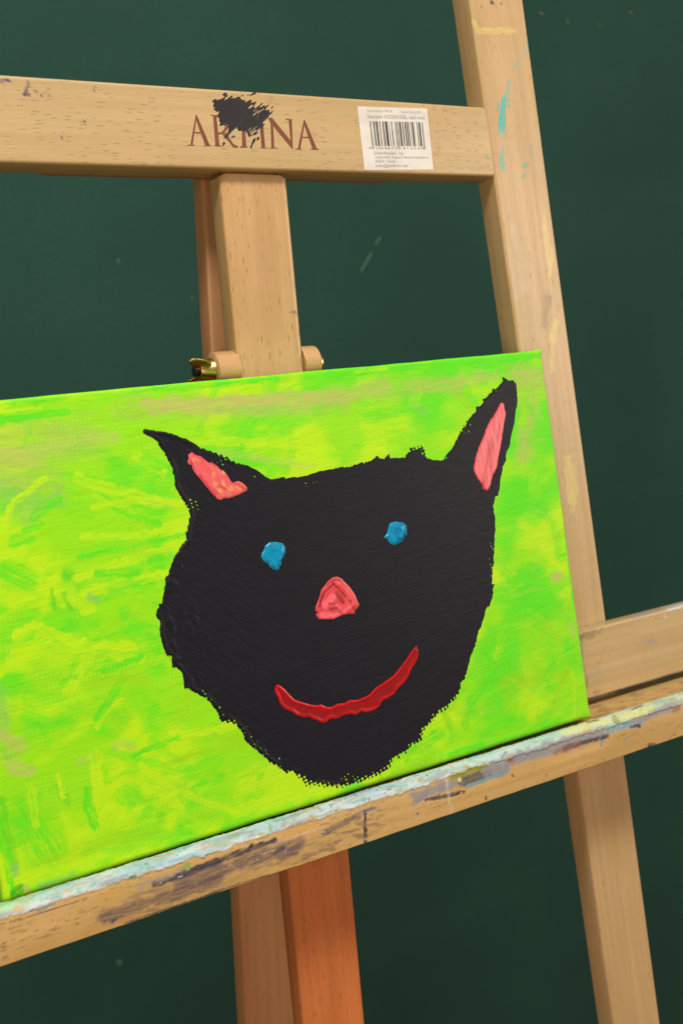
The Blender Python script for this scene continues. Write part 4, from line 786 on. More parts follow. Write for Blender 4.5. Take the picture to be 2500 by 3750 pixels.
# ledge: tray with rounded paint-caked lip, and the board behind the canvas
PROF = [(-.62, -.3275), (-.62, -.21), (-.613, -.13), (-.60, -.06), (-.580, -.018), (-.550, 0.004), (-.512, 0.004), (-.499, -.036)]
PROF = [(a * 80, b * 80) for a, b in PROF]
ROT = 0.0048
ML = Matrix.Translation((24 * MM, 0, 0)) @ Matrix.Rotation(-ROT, 4, 'Y') @ Matrix.Translation((-24 * MM, 0, 0))
def tray():
    # dense profile on the lip, s measured along it
    pts = []; ss = []; s = 0.0
    for p, q in zip(PROF[:-1], PROF[1:]):
        L = math.dist(p, q); n = max(1, int(L / 0.55))
        for i in range(n): pts.append((p[0] + (q[0] - p[0]) * i / n, p[1] + (q[1] - p[1]) * i / n)); ss.append(s + L * i / n)
        s += L
    pts.append(PROF[-1]); ss.append(s); nl = len(pts)
    pts = np.array(pts)
    # soften the corners of the lip
    for _ in range(6): pts[1:-1] = 0.25 * pts[:-2] + 0.5 * pts[1:-1] + 0.25 * pts[2:]
    pts[0] = (-48.8, -26.2)
    rest = [(-0.2, -3.0), (-0.2, -15.0), (-36.0, -15.2), (-37.0, -26.0)]
    sh = [(pts[-1][0] + (rest[0][0] - pts[-1][0]) * i / 26, pts[-1][1] + (-3.0 - pts[-1][1]) * i / 26) for i in range(1, 26)]
    prof = [tuple(p) for p in pts] + sh + rest
    ss = np.array(ss + [s + 1.4 * i for i in range(1, 26)] + [999] * 4); n = len(prof)
    xs = [-340] + list(np.arange(-215, 345, 0.7)) + [390]
    Pf = np.array(prof); V = np.concatenate([np.column_stack([np.full(n, x), Pf]) for x in xs]); R = len(xs)
    S = np.tile(ss, R); X = V[:, 0]
    lipm = S < s - 0.5
    # nominal normals of the profile, for the caked paint
    nxt = np.roll(Pf, -1, 0) - np.roll(Pf, 1, 0); nr = np.column_stack([-nxt[:, 1], nxt[:, 0]]); nr /= np.linalg.norm(nr, axis=1)[:, None]
    NR = np.tile(nr, (R, 1))
    P = np.column_stack([X, S]); col = np.zeros((len(V), 3)); al = np.zeros(len(V))
    edge = 21.9 + 1.1 * (fbm(X / 7, X * 0, 3) - 0.5) * 2 + 0.9 * (fbm(X / 1.6, S / 2, 8) - 0.5) * 2 + np.where((X > 130), -0.6, 0)
    caked = sstep(-0.35, 0.35, S - edge) * (S < s + 2)
    t1 = fbm(X / 26, S / 3.0, 21, 4); t2 = fbm(X / 9, S / 1.3, 31, 3)
    c = np.array(PAL_W['WH'])[None] * np.ones((len(V), 1))
    def mixc(m, key):
        nonlocal c; c = c * (1 - m[:, None]) + np.array(PAL_W[key])[None] * m[:, None]
    mixc(0.85 * sstep(0.42, 0.62, t1), 'CY'); mixc(0.6 * sstep(0.5, 0.7, fbm(X / 14, S / 2.2, 25, 4)), 'GR'); mixc(0.4 * sstep(24.2, 26.5, S) * sstep(0.38, 0.6, t2), 'MI')
    mixc(0.7 * sstep(40, 110, X) * sstep(0.3, 0.55, t1 * 0.6 + t2 * 0.4), 'MI'); mixc(0.7 * sstep(150, 190, X) * (1 - sstep(260, 330, X)) * sstep(0.35, 0.55, t2), 'YM')
    mixc(0.8 * (1 - sstep(-172, -140, X)) * sstep(23.5, 25.5, S), 'MG')
    mixc(0.6 * sstep(0.66, 0.76, fbm(X / 3.4, S / 0.9, 55, 3)) * sstep(0.5, 0.65, fbm(X / 30, S / 6, 57)), 'GD')
    mixc(0.55 * sstep(0.66, 0.8, fbm(X / 6, S / 1.6, 75, 3)) * (S > 23), 'TL')
    mixc(0.8 * sstep(250, 300, X) * sstep(0.4, 0.6, t1), 'GR')
    col[:] = c; al[:] = caked * (1 - 0.75 * sstep(0.6, 0.72, fbm(X / 8, S / 1.6, 45, 4)))
    under = np.zeros_like(al); uc = np.zeros_like(col)
    # generally worn, dirty wood on the front of the lip
    paint(P, [(k_, w_ * (1.25 if k_ != 'W' else 0.8), min(1.0, a_ * (1.3 if k_ != 'W' else 0.6)), s_, p_) for k_, w_, a_, s_, p_ in STAIN_LIP], PAL_W, uc, under, 0.4, 0.55)
    ck = np.array([k for k in range(len(STAIN_LIP))])
    speck = sstep(0.6, 0.72, fbm(X / 5.0, S / 0.8, 91, 4)) * sstep(0.5, 0.68, fbm(X / 40, S / 8, 93)) * 0.5
    uc = np.where(under[:, None] > 0.02, uc, np.array(PAL_W['K2'])[None]); under = np.maximum(under, speck * (S < 22))
    win = sstep(-128, -100, X) * (1 - sstep(20, 60, X)) * sstep(0.8, 3, S) * (1 - sstep(12, 16.5, S))
    blot = sstep(0.46, 0.60, fbm((X + S * 1.5) / 5.5, S / 1.5, 95, 4)) * win * (0.35 + 0.65 * sstep(0.4, 0.6, fbm(X / 22, S / 9, 96)))
    uc = uc * (1 - blot[:, None]) + np.array(PAL_W['PU2'])[None] * blot[:, None]; under = np.maximum(under, 0.55 * blot)
    scr = sstep(0.82, 0.87, fbm(X / 5.0, S / 0.35, 97, 2)) * 0.6 * (S < 22)
    # strokes win where they are strong
    w = np.clip(under, 0, 1); base_a = al
    keep = np.where(S > edge + 0.8, 0.75, 1.0)
    w = w * keep
    na = w + base_a * (1 - w); col = (uc * w[:, None] + col * (base_a * (1 - w))[:, None]) / np.maximum(na, 1e-5)[:, None]; al = na
    col = col * (1 - scr[:, None]) + np.array(PAL_W['W'])[None] * scr[:, None]; al = np.maximum(al, scr)
    # shelf: dirty joint towards the board and old paint
    shm = S > s + 1
    dirt = sstep(0.5, 0.7, fbm(X / 9, S / 3, 61)) * 0.5 * shm
    col = np.where(shm[:, None], np.array(PAL_W['RB'])[None] * 0.9, col); al = np.where(shm, dirt, al)
    jn_ = sstep(s + 36.5, s + 38.0, S + 0.8 * (fbm(X / 9, X * 0, 63) - 0.5)) * shm * (X > 150); col = col * (1 - jn_[:, None]) + np.array(PAL_W['NV'])[None] * 0.7 * jn_[:, None]; al = np.maximum(al, 0.95 * jn_)
    al[np.tile(ss, R) == 999] = 0
    th = (0.25 + 0.75 * fbm(X / 6, S / 1.8, 41, 3) + 0.5 * (fbm(X / 1.6, S / 1.1, 43, 2) - 0.4)) * caked * 1.0
    th = th * np.where(S > s - 1.0, 0.3, 1)
    V[:, 1] += NR[:, 0] * th; V[:, 2] += NR[:, 1] * th
    wear = (fbm(X / 14, X * 0 + 2, 71) - 0.5) * 0.5 * (S < 3); V[:, 2] += wear
    i = np.arange(R - 1)[:, None] * n; j = np.arange(n)[None, :]; jn = (j + 1) % n
    Q = np.stack([i + j, i + jn, i + n + jn, i + n + j], -1).reshape(-1, 4)
    F = [tuple(q) for q in Q.tolist()]; F.append(tuple(reversed(range(n)))); F.append(tuple(range((R - 1) * n, R * n)))
    me = mesh_np('ledge_tray', V * MM, F, BEECH_LIP, True, {'stain': np.column_stack([col, al])})
    me.set_sharp_from_angle(angle=math.radians(42))
    return me
ledge = link('ledge_tray', tray()); put(ledge, easel, ML); ledge['label'] = 'front ledge with a lip caked in white, mint and grey paint'
board = bar_obj('back_board', easel, ML, rrect(-11.2, -0.3, 1.7, 50.7, 1.2, 3, {3: 1.0}), [-340] + list(np.arange(150, 350, 1.0)) + [390], BEECH_S, STAIN_BOARD + [('NV', 1.6, 0.8, 0.5, [(205, 2.6), (345, 3.4)]), ('NV', 2.2, 0.8, 0.6, [(260, 2.8), (350, 3.6)]), ('NV', 2.4, 0.9, 0.4, [(205, 3.2), (350, 4.0)])], lambda V: V[:, 1] < -9.5)

# ------------------------------------------------------------------ patches of paint, print and lettering
def sdf(P, poly):
    poly = np.array(poly, float); n = len(poly); d = np.full(len(P), 1e9); ins = np.zeros(len(P), bool)
    for k in range(n):
        a = poly[k]; b = poly[(k + 1) % n]; e = b - a; w = P - a
        t = np.clip((w @ e) / (e @ e + 1e-12), 0, 1); q = w - t[:, None] * e; d = np.minimum(d, (q * q).sum(1))
        c1 = (P[:, 1] >= a[1]) != (P[:, 1] >= b[1])
        if e[1] != 0: ins ^= c1 & (P[:, 0] < a[0] + (P[:, 1] - a[1]) / e[1] * e[0])
    d = np.sqrt(d); return np.where(ins, d, -d)
def patch(polys, cell, pad, fn):
    """grid the area of some outlines, keep the cells where fn(P, sd) > 0 and pull the rim onto the outline"""
    al = np.concatenate([np.array(p, float) for p in polys]); lo = al.min(0) - pad; hi = al.max(0) + pad
    nx, ny = (np.ceil((hi - lo) / cell).astype(int) + 1)
    gx, gy = np.meshgrid(lo[0] + cell * np.arange(nx), lo[1] + cell * np.arange(ny)); P = np.column_stack([gx.ravel(), gy.ravel()])
    sd = None
    for p in polys: s = sdf(P, p); sd = s if sd is None else np.maximum(sd, s)
    f = fn(P, sd); f2 = f.reshape(ny, nx)
    ins = f2 > 0
    cnt = ins[:-1, :-1].astype(int) + ins[1:, :-1] + ins[:-1, 1:] + ins[1:, 1:]
    ci, cj = np.where(cnt == 4); a = ci * nx + cj
    faces = np.column_stack([a, a + 1, a + nx + 1, a + nx]).tolist()
    cut = {}; extra = []; src = []
    bi, bj = np.where((cnt > 0) & (cnt < 4))
    fl = f.tolist()
    for r0, c0 in zip(bi.tolist(), bj.tolist()):
        b = r0 * nx + c0; cs = (b, b + 1, b + nx + 1, b + nx); poly = []
        for k in range(4):
            p, q = cs[k], cs[(k + 1) & 3]
            if fl[p] > 0: poly.append(p)
            if (fl[p] > 0) != (fl[q] > 0):
                key = (p, q) if p < q else (q, p)
                if key not in cut:
                    t = fl[key[0]] / (fl[key[0]] - fl[key[1]]); cut[key] = len(P) + len(extra); extra.append((key[0], key[1], min(0.98, max(0.02, t))))
                poly.append(cut[key])
        if len(poly) >= 3: faces.append(poly)
    if extra:
        e0 = np.array([e[0] for e in extra]); e1 = np.array([e[1] for e in extra]); et = np.array([e[2] for e in extra])
        PA = np.concatenate([P, P[e0] * (1 - et[:, None]) + P[e1] * et[:, None]]); sA = np.concatenate([sd, sd[e0] * (1 - et) + sd[e1] * et]); fA = np.concatenate([f, np.zeros(len(e0))])
    else: PA, sA, fA = P, sd, f
    used = np.unique(np.concatenate([np.asarray(x) for x in faces])) if len(faces) < 5000 else np.unique(np.fromiter((v for x in faces for v in x), int))
    idx = np.full(len(PA), -1); idx[used] = np.arange(len(used)); il = idx.tolist()
    return PA[used], [[il[v] for v in x] for x in faces], sA[used], np.maximum(fA[used], 0)

# burnt lettering and the black daub on the crossbar
FY = -1.07
for k, polys in enumerate(LETTERS):
    P, Q, sd, f = patch(polys, 0.22, 0.6, lambda P, s: s + 0.22 * (fbm(P[:, 0] / 0.9, P[:, 1] / 0.4, 5 + k) - 0.5))
    V = np.column_stack([P[:, 0], np.full(len(P), FY - 0.06), P[:, 1]])
    o = link('letter', mesh_np('letter', V * MM, Q, BURNT)); put(o, crossbar)
def smear_f(P, s):
    al = P[:, 0] * 0.82 + P[:, 1] * 0.57; ac = -P[:, 0] * 0.57 + P[:, 1] * 0.82
    st = fbm(al / 9.0, ac / 0.55, 17, 3)
    rim = np.exp(-(s / 2.6) ** 2); fade = sstep(6, 26, P[:, 0]) * sstep(0.2, 2.0, s)
    return s + 3.6 * (st - 0.5) * rim + 0.4 * (fbm(P[:, 0] / 0.6, P[:, 1] / 0.6, 19) - 0.5) - np.maximum(0, st - 0.56 + 0.05 * (1 - fade)) * 22 * fade
P, Q, sd, f = patch(BLACK_SMEAR, 0.28, 1.5, smear_f)
V = np.column_stack([P[:, 0], FY - 0.14 - 0.10 * sstep(0, 1.0, f) - 0.06 * fbm((P[:, 0] * 0.8 + P[:, 1] * 0.6) / 6, (P[:, 1] * 0.8 - P[:, 0] * 0.6) / 1.2, 23), P[:, 1]])
o = link('black_paint_daub', mesh_np('black_paint_daub', V * MM, Q, SMEAR)); put(o, crossbar); o['label'] = 'black paint daub over the middle letters'

# barcode sticker
sx, sz = STICKER[3]; ang = math.atan2(STICKER[2][1] - sz, STICKER[2][0] - sx); SW, SH = 50.4, 37.0
MS_ = basis((sx, FY, sz), (math.cos(ang), 0, math.sin(ang)), (0, 1, 0), (-math.sin(ang), 0, math.cos(ang)))
V = np.array([(x, y, z) for y in (-0.16, -0.02) for (x, z) in ((0, 0), (SW, 0), (SW, SH), (0, SH))]) * MM
sticker = link('barcode_sticker', mesh_np('barcode_sticker', V, [(0, 1, 2, 3), (4, 7, 6, 5), (0, 4, 5, 1), (1, 5, 6, 2), (2, 6, 7, 3), (3, 7, 4, 0)], PAPER, False)); put(sticker, easel, MS_)
sticker['label'] = 'white paper barcode sticker with printed address'
def text_mesh(body, u0, u1, v, h, mat, name='printed_line'):
    cu = bpy.data.curves.new('t', 'FONT'); cu.body = body; cu.size = 1.0; cu.resolution_u = 3
    ob = bpy.data.objects.new('t', cu); C.objects.link(ob); bpy.context.view_layer.update()
    me = bpy.data.meshes.new_from_object(ob.evaluated_get(bpy.context.evaluated_depsgraph_get()))
    bpy.data.objects.remove(ob); bpy.data.curves.remove(cu)
    co = np.zeros(len(me.vertices) * 3, np.float32); me.vertices.foreach_get('co', co); co = co.reshape(-1, 3)
    x = (co[:, 0] - co[:, 0].min()) / np.ptp(co[:, 0]) * (u1 - u0) + u0; z = co[:, 1] * h / 0.7 + v - h / 2
    co = np.column_stack([x, np.full(len(x), -0.2), z]) * MM
    me.vertices.foreach_set('co', co.astype(np.float32).ravel()); me.name = name; me.materials.clear(); me.materials.append(mat); me.update()
    o = link(name, me); put(o, sticker, MS_)
text_mesh('Item number 49118', 6.5, 24.3, 34.7, 1.35, INK); text_mesh('Order No.61379', 31.2, 45.0, 34.5, 1.35, INK)
text_mesh('Description: WOODEN EASEL -beech wood', 6.3, 47.6, 31.4, 2.3, INK)
text_mesh('4  054673  412534', 4.2, 44.6, 12.9, 1.4, INK)
text_mesh('Distributed  by', 8.1, 29.1, 10.0, 1.8, INK); text_mesh('sellvinAG, Robert-Bosch-Strasse 4', 8.3, 47.3, 7.5, 1.35, INK)
text_mesh('50354  H\u00fcrth', 8.2, 22.6, 5.1, 1.5, INK); text_mesh('info@sellvin.de', 8.2, 31.3, 2.5, 1.7, INK)
Lc = ['0001101', '0011001', '0010011', '0111101', '0100011', '0110001', '0101111', '0111011', '0110111', '0001011']
Rc = [''.join('1' if c == '0' else '0' for c in x) for x in Lc]; Gc = [x[::-1] for x in Rc]; code = '4054673412534'
par = 'LGLLGG'; bits = '101' + ''.join((Lc if p == 'L' else Gc)[int(c)] for p, c in zip(par, code[1:7])) + '01010' + ''.join(Rc[int(c)] for c in code[7:]) + '101'
V = []; F = []; i = 0; u0, mw = 7.2, 38.8 / 95
while i < 95:
    if bits[i] == '1':
        j = i
        while j < 95 and bits[j] == '1': j += 1
        g = i < 3 or i >= 92 or 45 <= i < 50; b = len(V)
        for (x, z) in ((u0 + i * mw, 12.2 if g else 14.1), (u0 + j * mw - 0.02, 12.2 if g else 14.1), (u0 + j * mw - 0.02, 28.6), (u0 + i * mw, 28.6)): V.append((x, -0.2, z))
        F.append((b, b + 1, b + 2, b + 3)); i = j
    else: i += 1
o = link('barcode', mesh_np('barcode', np.array(V) * MM, F, INK_DARK, False)); put(o, sticker, MS_)

# ------------------------------------------------------------------ the canvas
W, H, TH, RR = 372.6, 240.8, 20.0, 1.6
PAL_C = {'T2': lin(156, 190, 80), 'T': lin(176, 188, 96), 'B': lin(126, 190, 92), 'L': lin(142, 220, 20), 'Y': lin(176, 226, 22), 'G': lin(88, 218, 26), 'D': lin(48, 196, 30), 'O': lin(150, 205, 22), 'K': lin(0, 140, 22), 'E': lin(72, 222, 28)}
PAL_C = {k: tuple(c * f_ for c, f_ in zip(v, (0.90, 0.92, 0.9))) for k, v in PAL_C.items()}
MC = basis((-164.64, -38.86, -2.09), (1, -.00208, .0127), Vector((-.0127, .076, 1)).cross(Vector((1, -.00208, .0127))), (-.0127, .076, 1))
painting = bpy.data.objects.new('canvas_painting', None); C.objects.link(painting); painting.empty_display_size = 0.05
EF[painting.name] = MC; painting.matrix_world = ME @ MC
tag(painting, 'stretched canvas with a black cat face on bright green, standing on the easel ledge', 'painting')
def wrap(n, L, RR, R1):
    """positions along one direction of the wrapped canvas: unrolled coordinate, place, depth"""
    s = []; arc = RR * math.pi / 2
    side = np.linspace(TH, RR, 9)[:-1]
    s += [(-(d - RR) - arc + RR, 0.0, d) for d in side]
    s += [(RR - RR * math.pi / 2 * (1 - i / 6), RR - RR * math.cos(math.pi / 2 * i / 6) if 0 else RR - RR * math.cos(math.asin(min(1, i / 6))) if 0 else RR * (1 - math.sin(math.pi / 2 * (1 - i / 6))), RR * (1 - math.cos(math.pi / 2 * (1 - i / 6)))) for i in range(6)]
    flat = np.linspace(RR, L - (R1 or RR), n); s += [(x, x, 0.0) for x in flat]
    if R1: s += [(L - a, L - b, c) for a, b, c in wrap(n, L, R1, 0)[:14]][::-1]
    return np.array(s)
LX = 4.0
su = wrap(616, W + LX, RR, RR); su[:, :2] -= LX; sv = wrap(395, H, 3.6, RR); nu, nv = len(su), len(sv)
UU, VV = np.meshgrid(su[:, 0], sv[:, 0]); XX, ZZ = np.meshgrid(su[:, 1], sv[:, 1]); DU, DV = np.meshgrid(su[:, 2], sv[:, 2])
D = np.maximum(DU, DV).ravel(); P = np.column_stack([UU.ravel(), VV.ravel()])
col = np.zeros((len(P), 3)); g = lambda k: np.array(PAL_C[k])[None]
n1 = fbm(P[:, 0] / 48, P[:, 1] / 36, 2, 4)[:, None]; n2 = fbm(P[:, 0] / 30 + 9, P[:, 1] / 22, 4, 4)[:, None]
col = g('L') * np.ones((len(P), 1))
a = sstep(0.48, 0.68, n1); col = col * (1 - a) + g('Y') * a
a = 0.7 * sstep(0.5, 0.68, n2) ; col = col * (1 - a) + g('G') * a
a = 0.8 * sstep(215, 320, P[:, 0])[:, None] * sstep(0.3, 0.55, n2); col = col * (1 - a) + g('G') * a
rs = []
for k in range(190):
    u, v = rng.uniform(-10, W), rng.uniform(-5, H); an = rng.normal(0.3, 0.6) if u < 190 else rng.normal(-0.2, 0.9); L = rng.uniform(8, 42)
    key = rng.choice(['Y', 'L', 'G', 'O', 'G', 'Y'] if u < 220 else ['G', 'L', 'G', 'O', 'Y'])
    cv = rng.normal(0, 0.12); mx_, my_ = u + L * 0.5 * math.cos(an), v + L * 0.5 * math.sin(an)
    rs.append((key, float(rng.uniform(2.5, 9)), float(rng.uniform(0.2, 0.55)), float(rng.uniform(0.4, 0.9)), [(u, v), (mx_ - L * cv * math.sin(an), my_ + L * cv * math.cos(an)), (u + L * math.cos(an), v + L * math.sin(an))]))
for k in range(45):
    u, v = rng.uniform(-5, 200), rng.uniform(0, H); an = rng.choice([0.25, 1.0, -0.5, 2.2]) + rng.normal(0, 0.15); L = rng.uniform(14, 46)
    rs.append((str(rng.choice(['Y', 'G', 'Y', 'L', 'G'])), float(rng.uniform(2.5, 6)), float(rng.uniform(0.3, 0.55)), 0.4, [(u, v), (u + L * 0.5 * math.cos(an) + rng.normal(0, 2), v + L * 0.5 * math.sin(an)), (u + L * math.cos(an), v + L * math.sin(an))]))
paint(P, rs, PAL_C, col, None, 0.6); paint(P, [('L' if k_ == 'Y' and p_[0][0] > 240 else k_, w_, ({'D': 0.55, 'K': 0.8}.get(k_, 1.0)) * min(1, a_ * (1.12 if s_ < 0.75 else 1)), (s_ * 0.6 if s_ < 0.75 and k_ != 'D' else s_), p_) for k_, w_, a_, s_, p_ in STROKES], PAL_C, col, None, 0.6)
fs = []
for k in range(260):
    u, v = rng.uniform(0, W), rng.uniform(0, H); an = rng.normal(0.15, 0.5); L = rng.uniform(4, 18)
    fs.append((rng.choice(['Y', 'L', 'G', 'T', 'O']), float(rng.uniform(0.6, 2.2)), float(rng.uniform(0.12, 0.4)), 0.7, [(u, v), (u + L * math.cos(an), v + L * math.sin(an))]))
for k in range(46):
    u, v = rng.uniform(0, W), rng.uniform(0, H); fs.append((rng.choice(['D', 'G', 'Y']), float(rng.uniform(0.5, 1.3)), 0.35, 0.5, [(u, v), (u + 0.4, v + 0.3)]))
paint(P, fs, PAL_C, col, None, 0.5)
# bristle streaks, slightly rising to the right
br = fbm((P[:, 0] + 0.2 * P[:, 1]) / 16, (P[:, 1] - 0.12 * P[:, 0]) / 0.9, 66, 3)[:, None]
col = np.clip(col * (1 + 0.13 * (br - 0.5)), 0, 1)
hgt = 0.14 * (fbm(P[:, 0] / 7, P[:, 1] / 2.2, 77, 3) - 0.5) + 0.10 * (fbm(P[:, 0] / 1.8, P[:, 1] / 1.2, 79, 2) - 0.5)
sag = -0.5 * np.sin(np.pi * np.clip(P[:, 0] / W, 0, 1)) * np.sin(np.pi * np.clip(P[:, 1] / H, 0, 1))
Yd = D + np.where(D < 0.01, -hgt, 0)
X3 = XX.ravel().copy(); Z3 = ZZ.ravel().copy()
# folded corners bulge a little; long edges are not quite straight
for (cu, cv) in ((0, 0), (W, 0), (0, H), (W, H)):
    r = np.hypot(X3 - cu, Z3 - cv); bl = np.exp(-(r / 5.0) ** 2); dx = 1 if cu else -1; dz = 1 if cv else -1
    side = D > 0.4
    X3 += np.where(side, bl * dx * 0.9, 0); Z3 += np.where(side, bl * dz * 1.0, 0)
X3 += np.where(np.abs(X3 - W / 2) > W / 2 - 3.0, (fbm(Z3 / 30, Z3 * 0, 81) - 0.5) * 0.9, 0); Z3 += np.where(np.abs(Z3 - H / 2) > H / 2 - 3.0, (fbm(X3 / 34, X3 * 0, 83) - 0.5) * 0.8, 0)
ii, jj = np.meshgrid(np.arange(nv - 1), np.arange(nu - 1), indexing='ij'); ii = ii.ravel(); jj = jj.ravel()
corner = ((jj < 8) | (jj >= nu - 9)) & ((ii < 8) | (ii >= nv - 9)); ii = ii[~corner]; jj = jj[~corner]
a = ii * nu + jj; Q = np.column_stack([a, a + 1, a + nu + 1, a + nu])
canvas = link('canvas', mesh_np('canvas', np.column_stack([X3, Yd, Z3]) * MM, Q, CANVAS_M, True, {'paint': col}))
put(canvas, painting, MC); canvas['label'] = 'canvas cloth brushed all over with lime, green and yellow'
for (x0, x1, z0, z1, hor) in ((1, W - 1, 1, 36, 1), (1, W - 1, H - 36, H - 1, 1), (1, 36, 36.2, H - 36.2, 0), (W - 36, W - 1, 36.2, H - 36.2, 0)):
    L = (x1 - x0) if hor else (z1 - z0); w = (z1 - z0) if hor else (x1 - x0)
    M = MC @ (basis((x0, 0, z0), (1, 0, 0), (0, 1, 0), (0, 0, 1)) if hor else basis((x1, 0, z0), (0, 0, 1), (0, 1, 0), (-1, 0, 0)))
    V, F, _, _ = sweep(rrect(4, TH - 0.6, 0, w, 1.0, 2), [0, L / 2, L]); o = link('stretcher_bar', mesh_np('stretcher_bar', V * MM, F, BEECH, False)); put(o, painting, M)

def weave(P):
    P = P + 0.9 * np.column_stack([vnoise(P[:, 0] / 4, P[:, 1] / 4, 211), vnoise(P[:, 0] / 4, P[:, 1] / 4, 213)])
    P = np.column_stack([P[:, 0] * 0.97 + P[:, 1] * 0.24, P[:, 1] * 0.97 - P[:, 0] * 0.24])
    return (0.2 + 1.5 * vnoise(P[:, 0] / 1.6, P[:, 1] / 1.6, 207)) * np.sin(math.pi * (P[:, 0] + P[:, 1] * 1.2) / 2.5) * np.sin(math.pi * (P[:, 0] - P[:, 1] * 1.2) / 2.5)
def layer(name, polys, cell, fn, hfn, cfn, mat, label):
    P, Q, sd, f = patch(polys, cell, 3.0, fn)
    h = hfn(P, sd, f); V = np.column_stack([P[:, 0], -h, P[:, 1]])
    o = link(name, mesh_np(name, V * MM, Q, mat, True, {'paint': cfn(P, sd, f)})); put(o, painting, MC); o['label'] = label; return o
# black cat head
def head_f(P, s):
    u, v = P[:, 0], P[:, 1]
    n = fbm(u / 26, v / 26, 101, 2)
    dry = 0.03 + 0.6 * sstep(0.58, 0.75, n)
    def spot(cu, cv, r, a): return a * np.exp(-(((u - cu) ** 2 + (v - cv) ** 2) / r ** 2))
    dry = dry + 2.3 * (1 - sstep(22, 56, v)) * sstep(128, 160, u) * (1 - 0.5 * sstep(255, 300, u)) + spot(130, 62, 14, 2.2) + spot(112, 176, 12, 1.2) + spot(150, 205, 22, .6) + spot(268, 190, 10, 2.2) + spot(312, 70, 40, .8) + spot(225, 190, 10, 1.2)
    dry = np.clip(dry, 0, 3.2)
    f = s + 1.0 * (fbm(u / 3.4, v / 3.4, 103, 4) - 0.5) + 0.45 * (fbm(u / 0.7, v / 0.7, 105, 2) - 0.5)
    f = f + np.maximum(dry - 0.7, 0.0) * 1.25 * weave(P) * np.exp(-(s / 3.4) ** 2) + np.clip(dry, 0.25, 1.5) * 1.5 * (fbm(u / 1.4, v / 1.4, 121, 3) - 0.5) + np.clip(dry, 0, 2) * 1.2 * (fbm(u / 6, v / 6, 123, 2) - 0.5)
    # pin holes where the brush skipped the weave
    hole = sstep(0.6, 0.75, fbm(u / 11, v / 11, 107, 2)) * np.exp(-((s - 3.5) / 3.0) ** 2) * np.clip(-weave(P) - 0.72, 0, 1) * 40
    lin_ = sdf(P, EAR_A); l2 = sdf(P, EAR_B)
    ear = (np.exp(-((lin_ + 0.8) / 1.3) ** 2) + np.exp(-((l2 + 0.8) / 1.3) ** 2)) * np.clip(-weave(P) - 0.55, 0, 1) * 14 * sstep(0.42, 0.6, fbm(u / 7, v / 7, 109, 2))
    return f - hole - ear
def head_h(P, sd, f):
    u, v = P[:, 0], P[:, 1]
    ridge = 0.34 * np.exp(-((sd - 1.3) / 0.9) ** 2) * sstep(0.42, 0.62, fbm(u / 14, v / 14, 111, 2)) * (u < 190)
    lump = 0.35 * sstep(0.6, 0.78, fbm(u / 5, v / 9, 113, 3)) * (1 - sstep(104, 124, u)) * (v > 60)
    br = 0.12 * (fbm((u + 0.18 * v) / 9, (v - 0.18 * u) / 1.1, 115, 3) - 0.5) + 0.14 * (fbm((u * 0.75 - v * 0.66) / 9, (u * 0.66 + v * 0.75) / 1.2, 119, 3) - 0.5) * (1 - sstep(130, 190, u))
    rd = sum(w_ * 0.22 * a_ * np.exp(-(seg_dist(P, p_)[0] / (0.4 * w_)) ** 2) for _, w_, a_, _, p_ in HEAD_RIDGES)
    return 0.26 + 0.16 * sstep(0, 0.9, f) + ridge + lump + br + np.minimum(rd, 0.75) * sstep(0, 0.6, f)
def head_c(P, sd, f):
    n = fbm(P[:, 0] / 12, P[:, 1] / 4, 117, 3)[:, None]; return np.array(lin(16, 17, 28))[None] * (0.85 + 0.35 * n)
layer('cat_head', [HEAD], 0.42, head_f, head_h, head_c, BLACK_M, 'black cat head with two pointed ears, dry-brushed rim')
RIM = 0.5
def soft_edge(sc, amp, seed): return lambda P, s: s + amp * (fbm(P[:, 0] / sc, P[:, 1] / sc, seed, 3) - 0.5) * 2
def mix3(a, b, t): return np.array(a)[None] * (1 - t[:, None]) + np.array(b)[None] * t[:, None]
def ear_a_c(P, sd, f):
    t = sstep(0.5, 0.66, fbm(P[:, 0] / 2.6, P[:, 1] / 2.6, 131, 3)) * sstep(128, 150, P[:, 0]) * 0.7
    c = mix3(lin(216, 92, 100), lin(214, 150, 92), t * 0.3); paint(P, EAR_STROKES, {'y': lin(208, 150, 84), 'r': lin(196, 58, 70)}, c, None, 0.2); e = np.exp(-(sd / 0.7) ** 2) * 0.5
    return c * (1 - e[:, None]) + np.array(lin(196, 62, 70))[None] * e[:, None]
def ear_a_h(P, sd, f): return RIM + 0.25 * sstep(0, 1.0, f) + 0.25 * sstep(0, 2.2, f) * fbm((P[:, 0] + P[:, 1]) / 3.2, (P[:, 0] - P[:, 1]) / 6, 133, 2) + sum(0.45 * a_ * np.exp(-(seg_dist(P, p_)[0] / (0.42 * w_)) ** 2) for _, w_, a_, _, p_ in EAR_RIDGES)
layer('ear_lining', [EAR_A], 0.35, soft_edge(2.0, 0.35, 137), ear_a_h, ear_a_c, WET_M, 'thick pink paint inside the curved ear')
def ear_b_c(P, sd, f):
    t = fbm((P[:, 0] - 0.3 * P[:, 1]) / 2.2, (P[:, 1] + 0.3 * P[:, 0]) / 14, 141, 3); c = mix3(lin(214, 100, 106), lin(190, 70, 80), sstep(0.4, 0.75, t)); e = np.exp(-(sd / 0.8) ** 2) * 0.7
    return c * (1 - e[:, None]) + np.array(lin(202, 50, 66))[None] * e[:, None]
layer('ear_lining', [EAR_B], 0.4, soft_edge(2.0, 0.35, 143), lambda P, sd, f: RIM + 0.22 * sstep(0, 0.8, f) + 0.12 * fbm(P[:, 0] / 1.5, P[:, 1] / 9, 145), ear_b_c, BLACK_M if 0 else WET_M, 'flat pink stripe inside the tall straight ear')
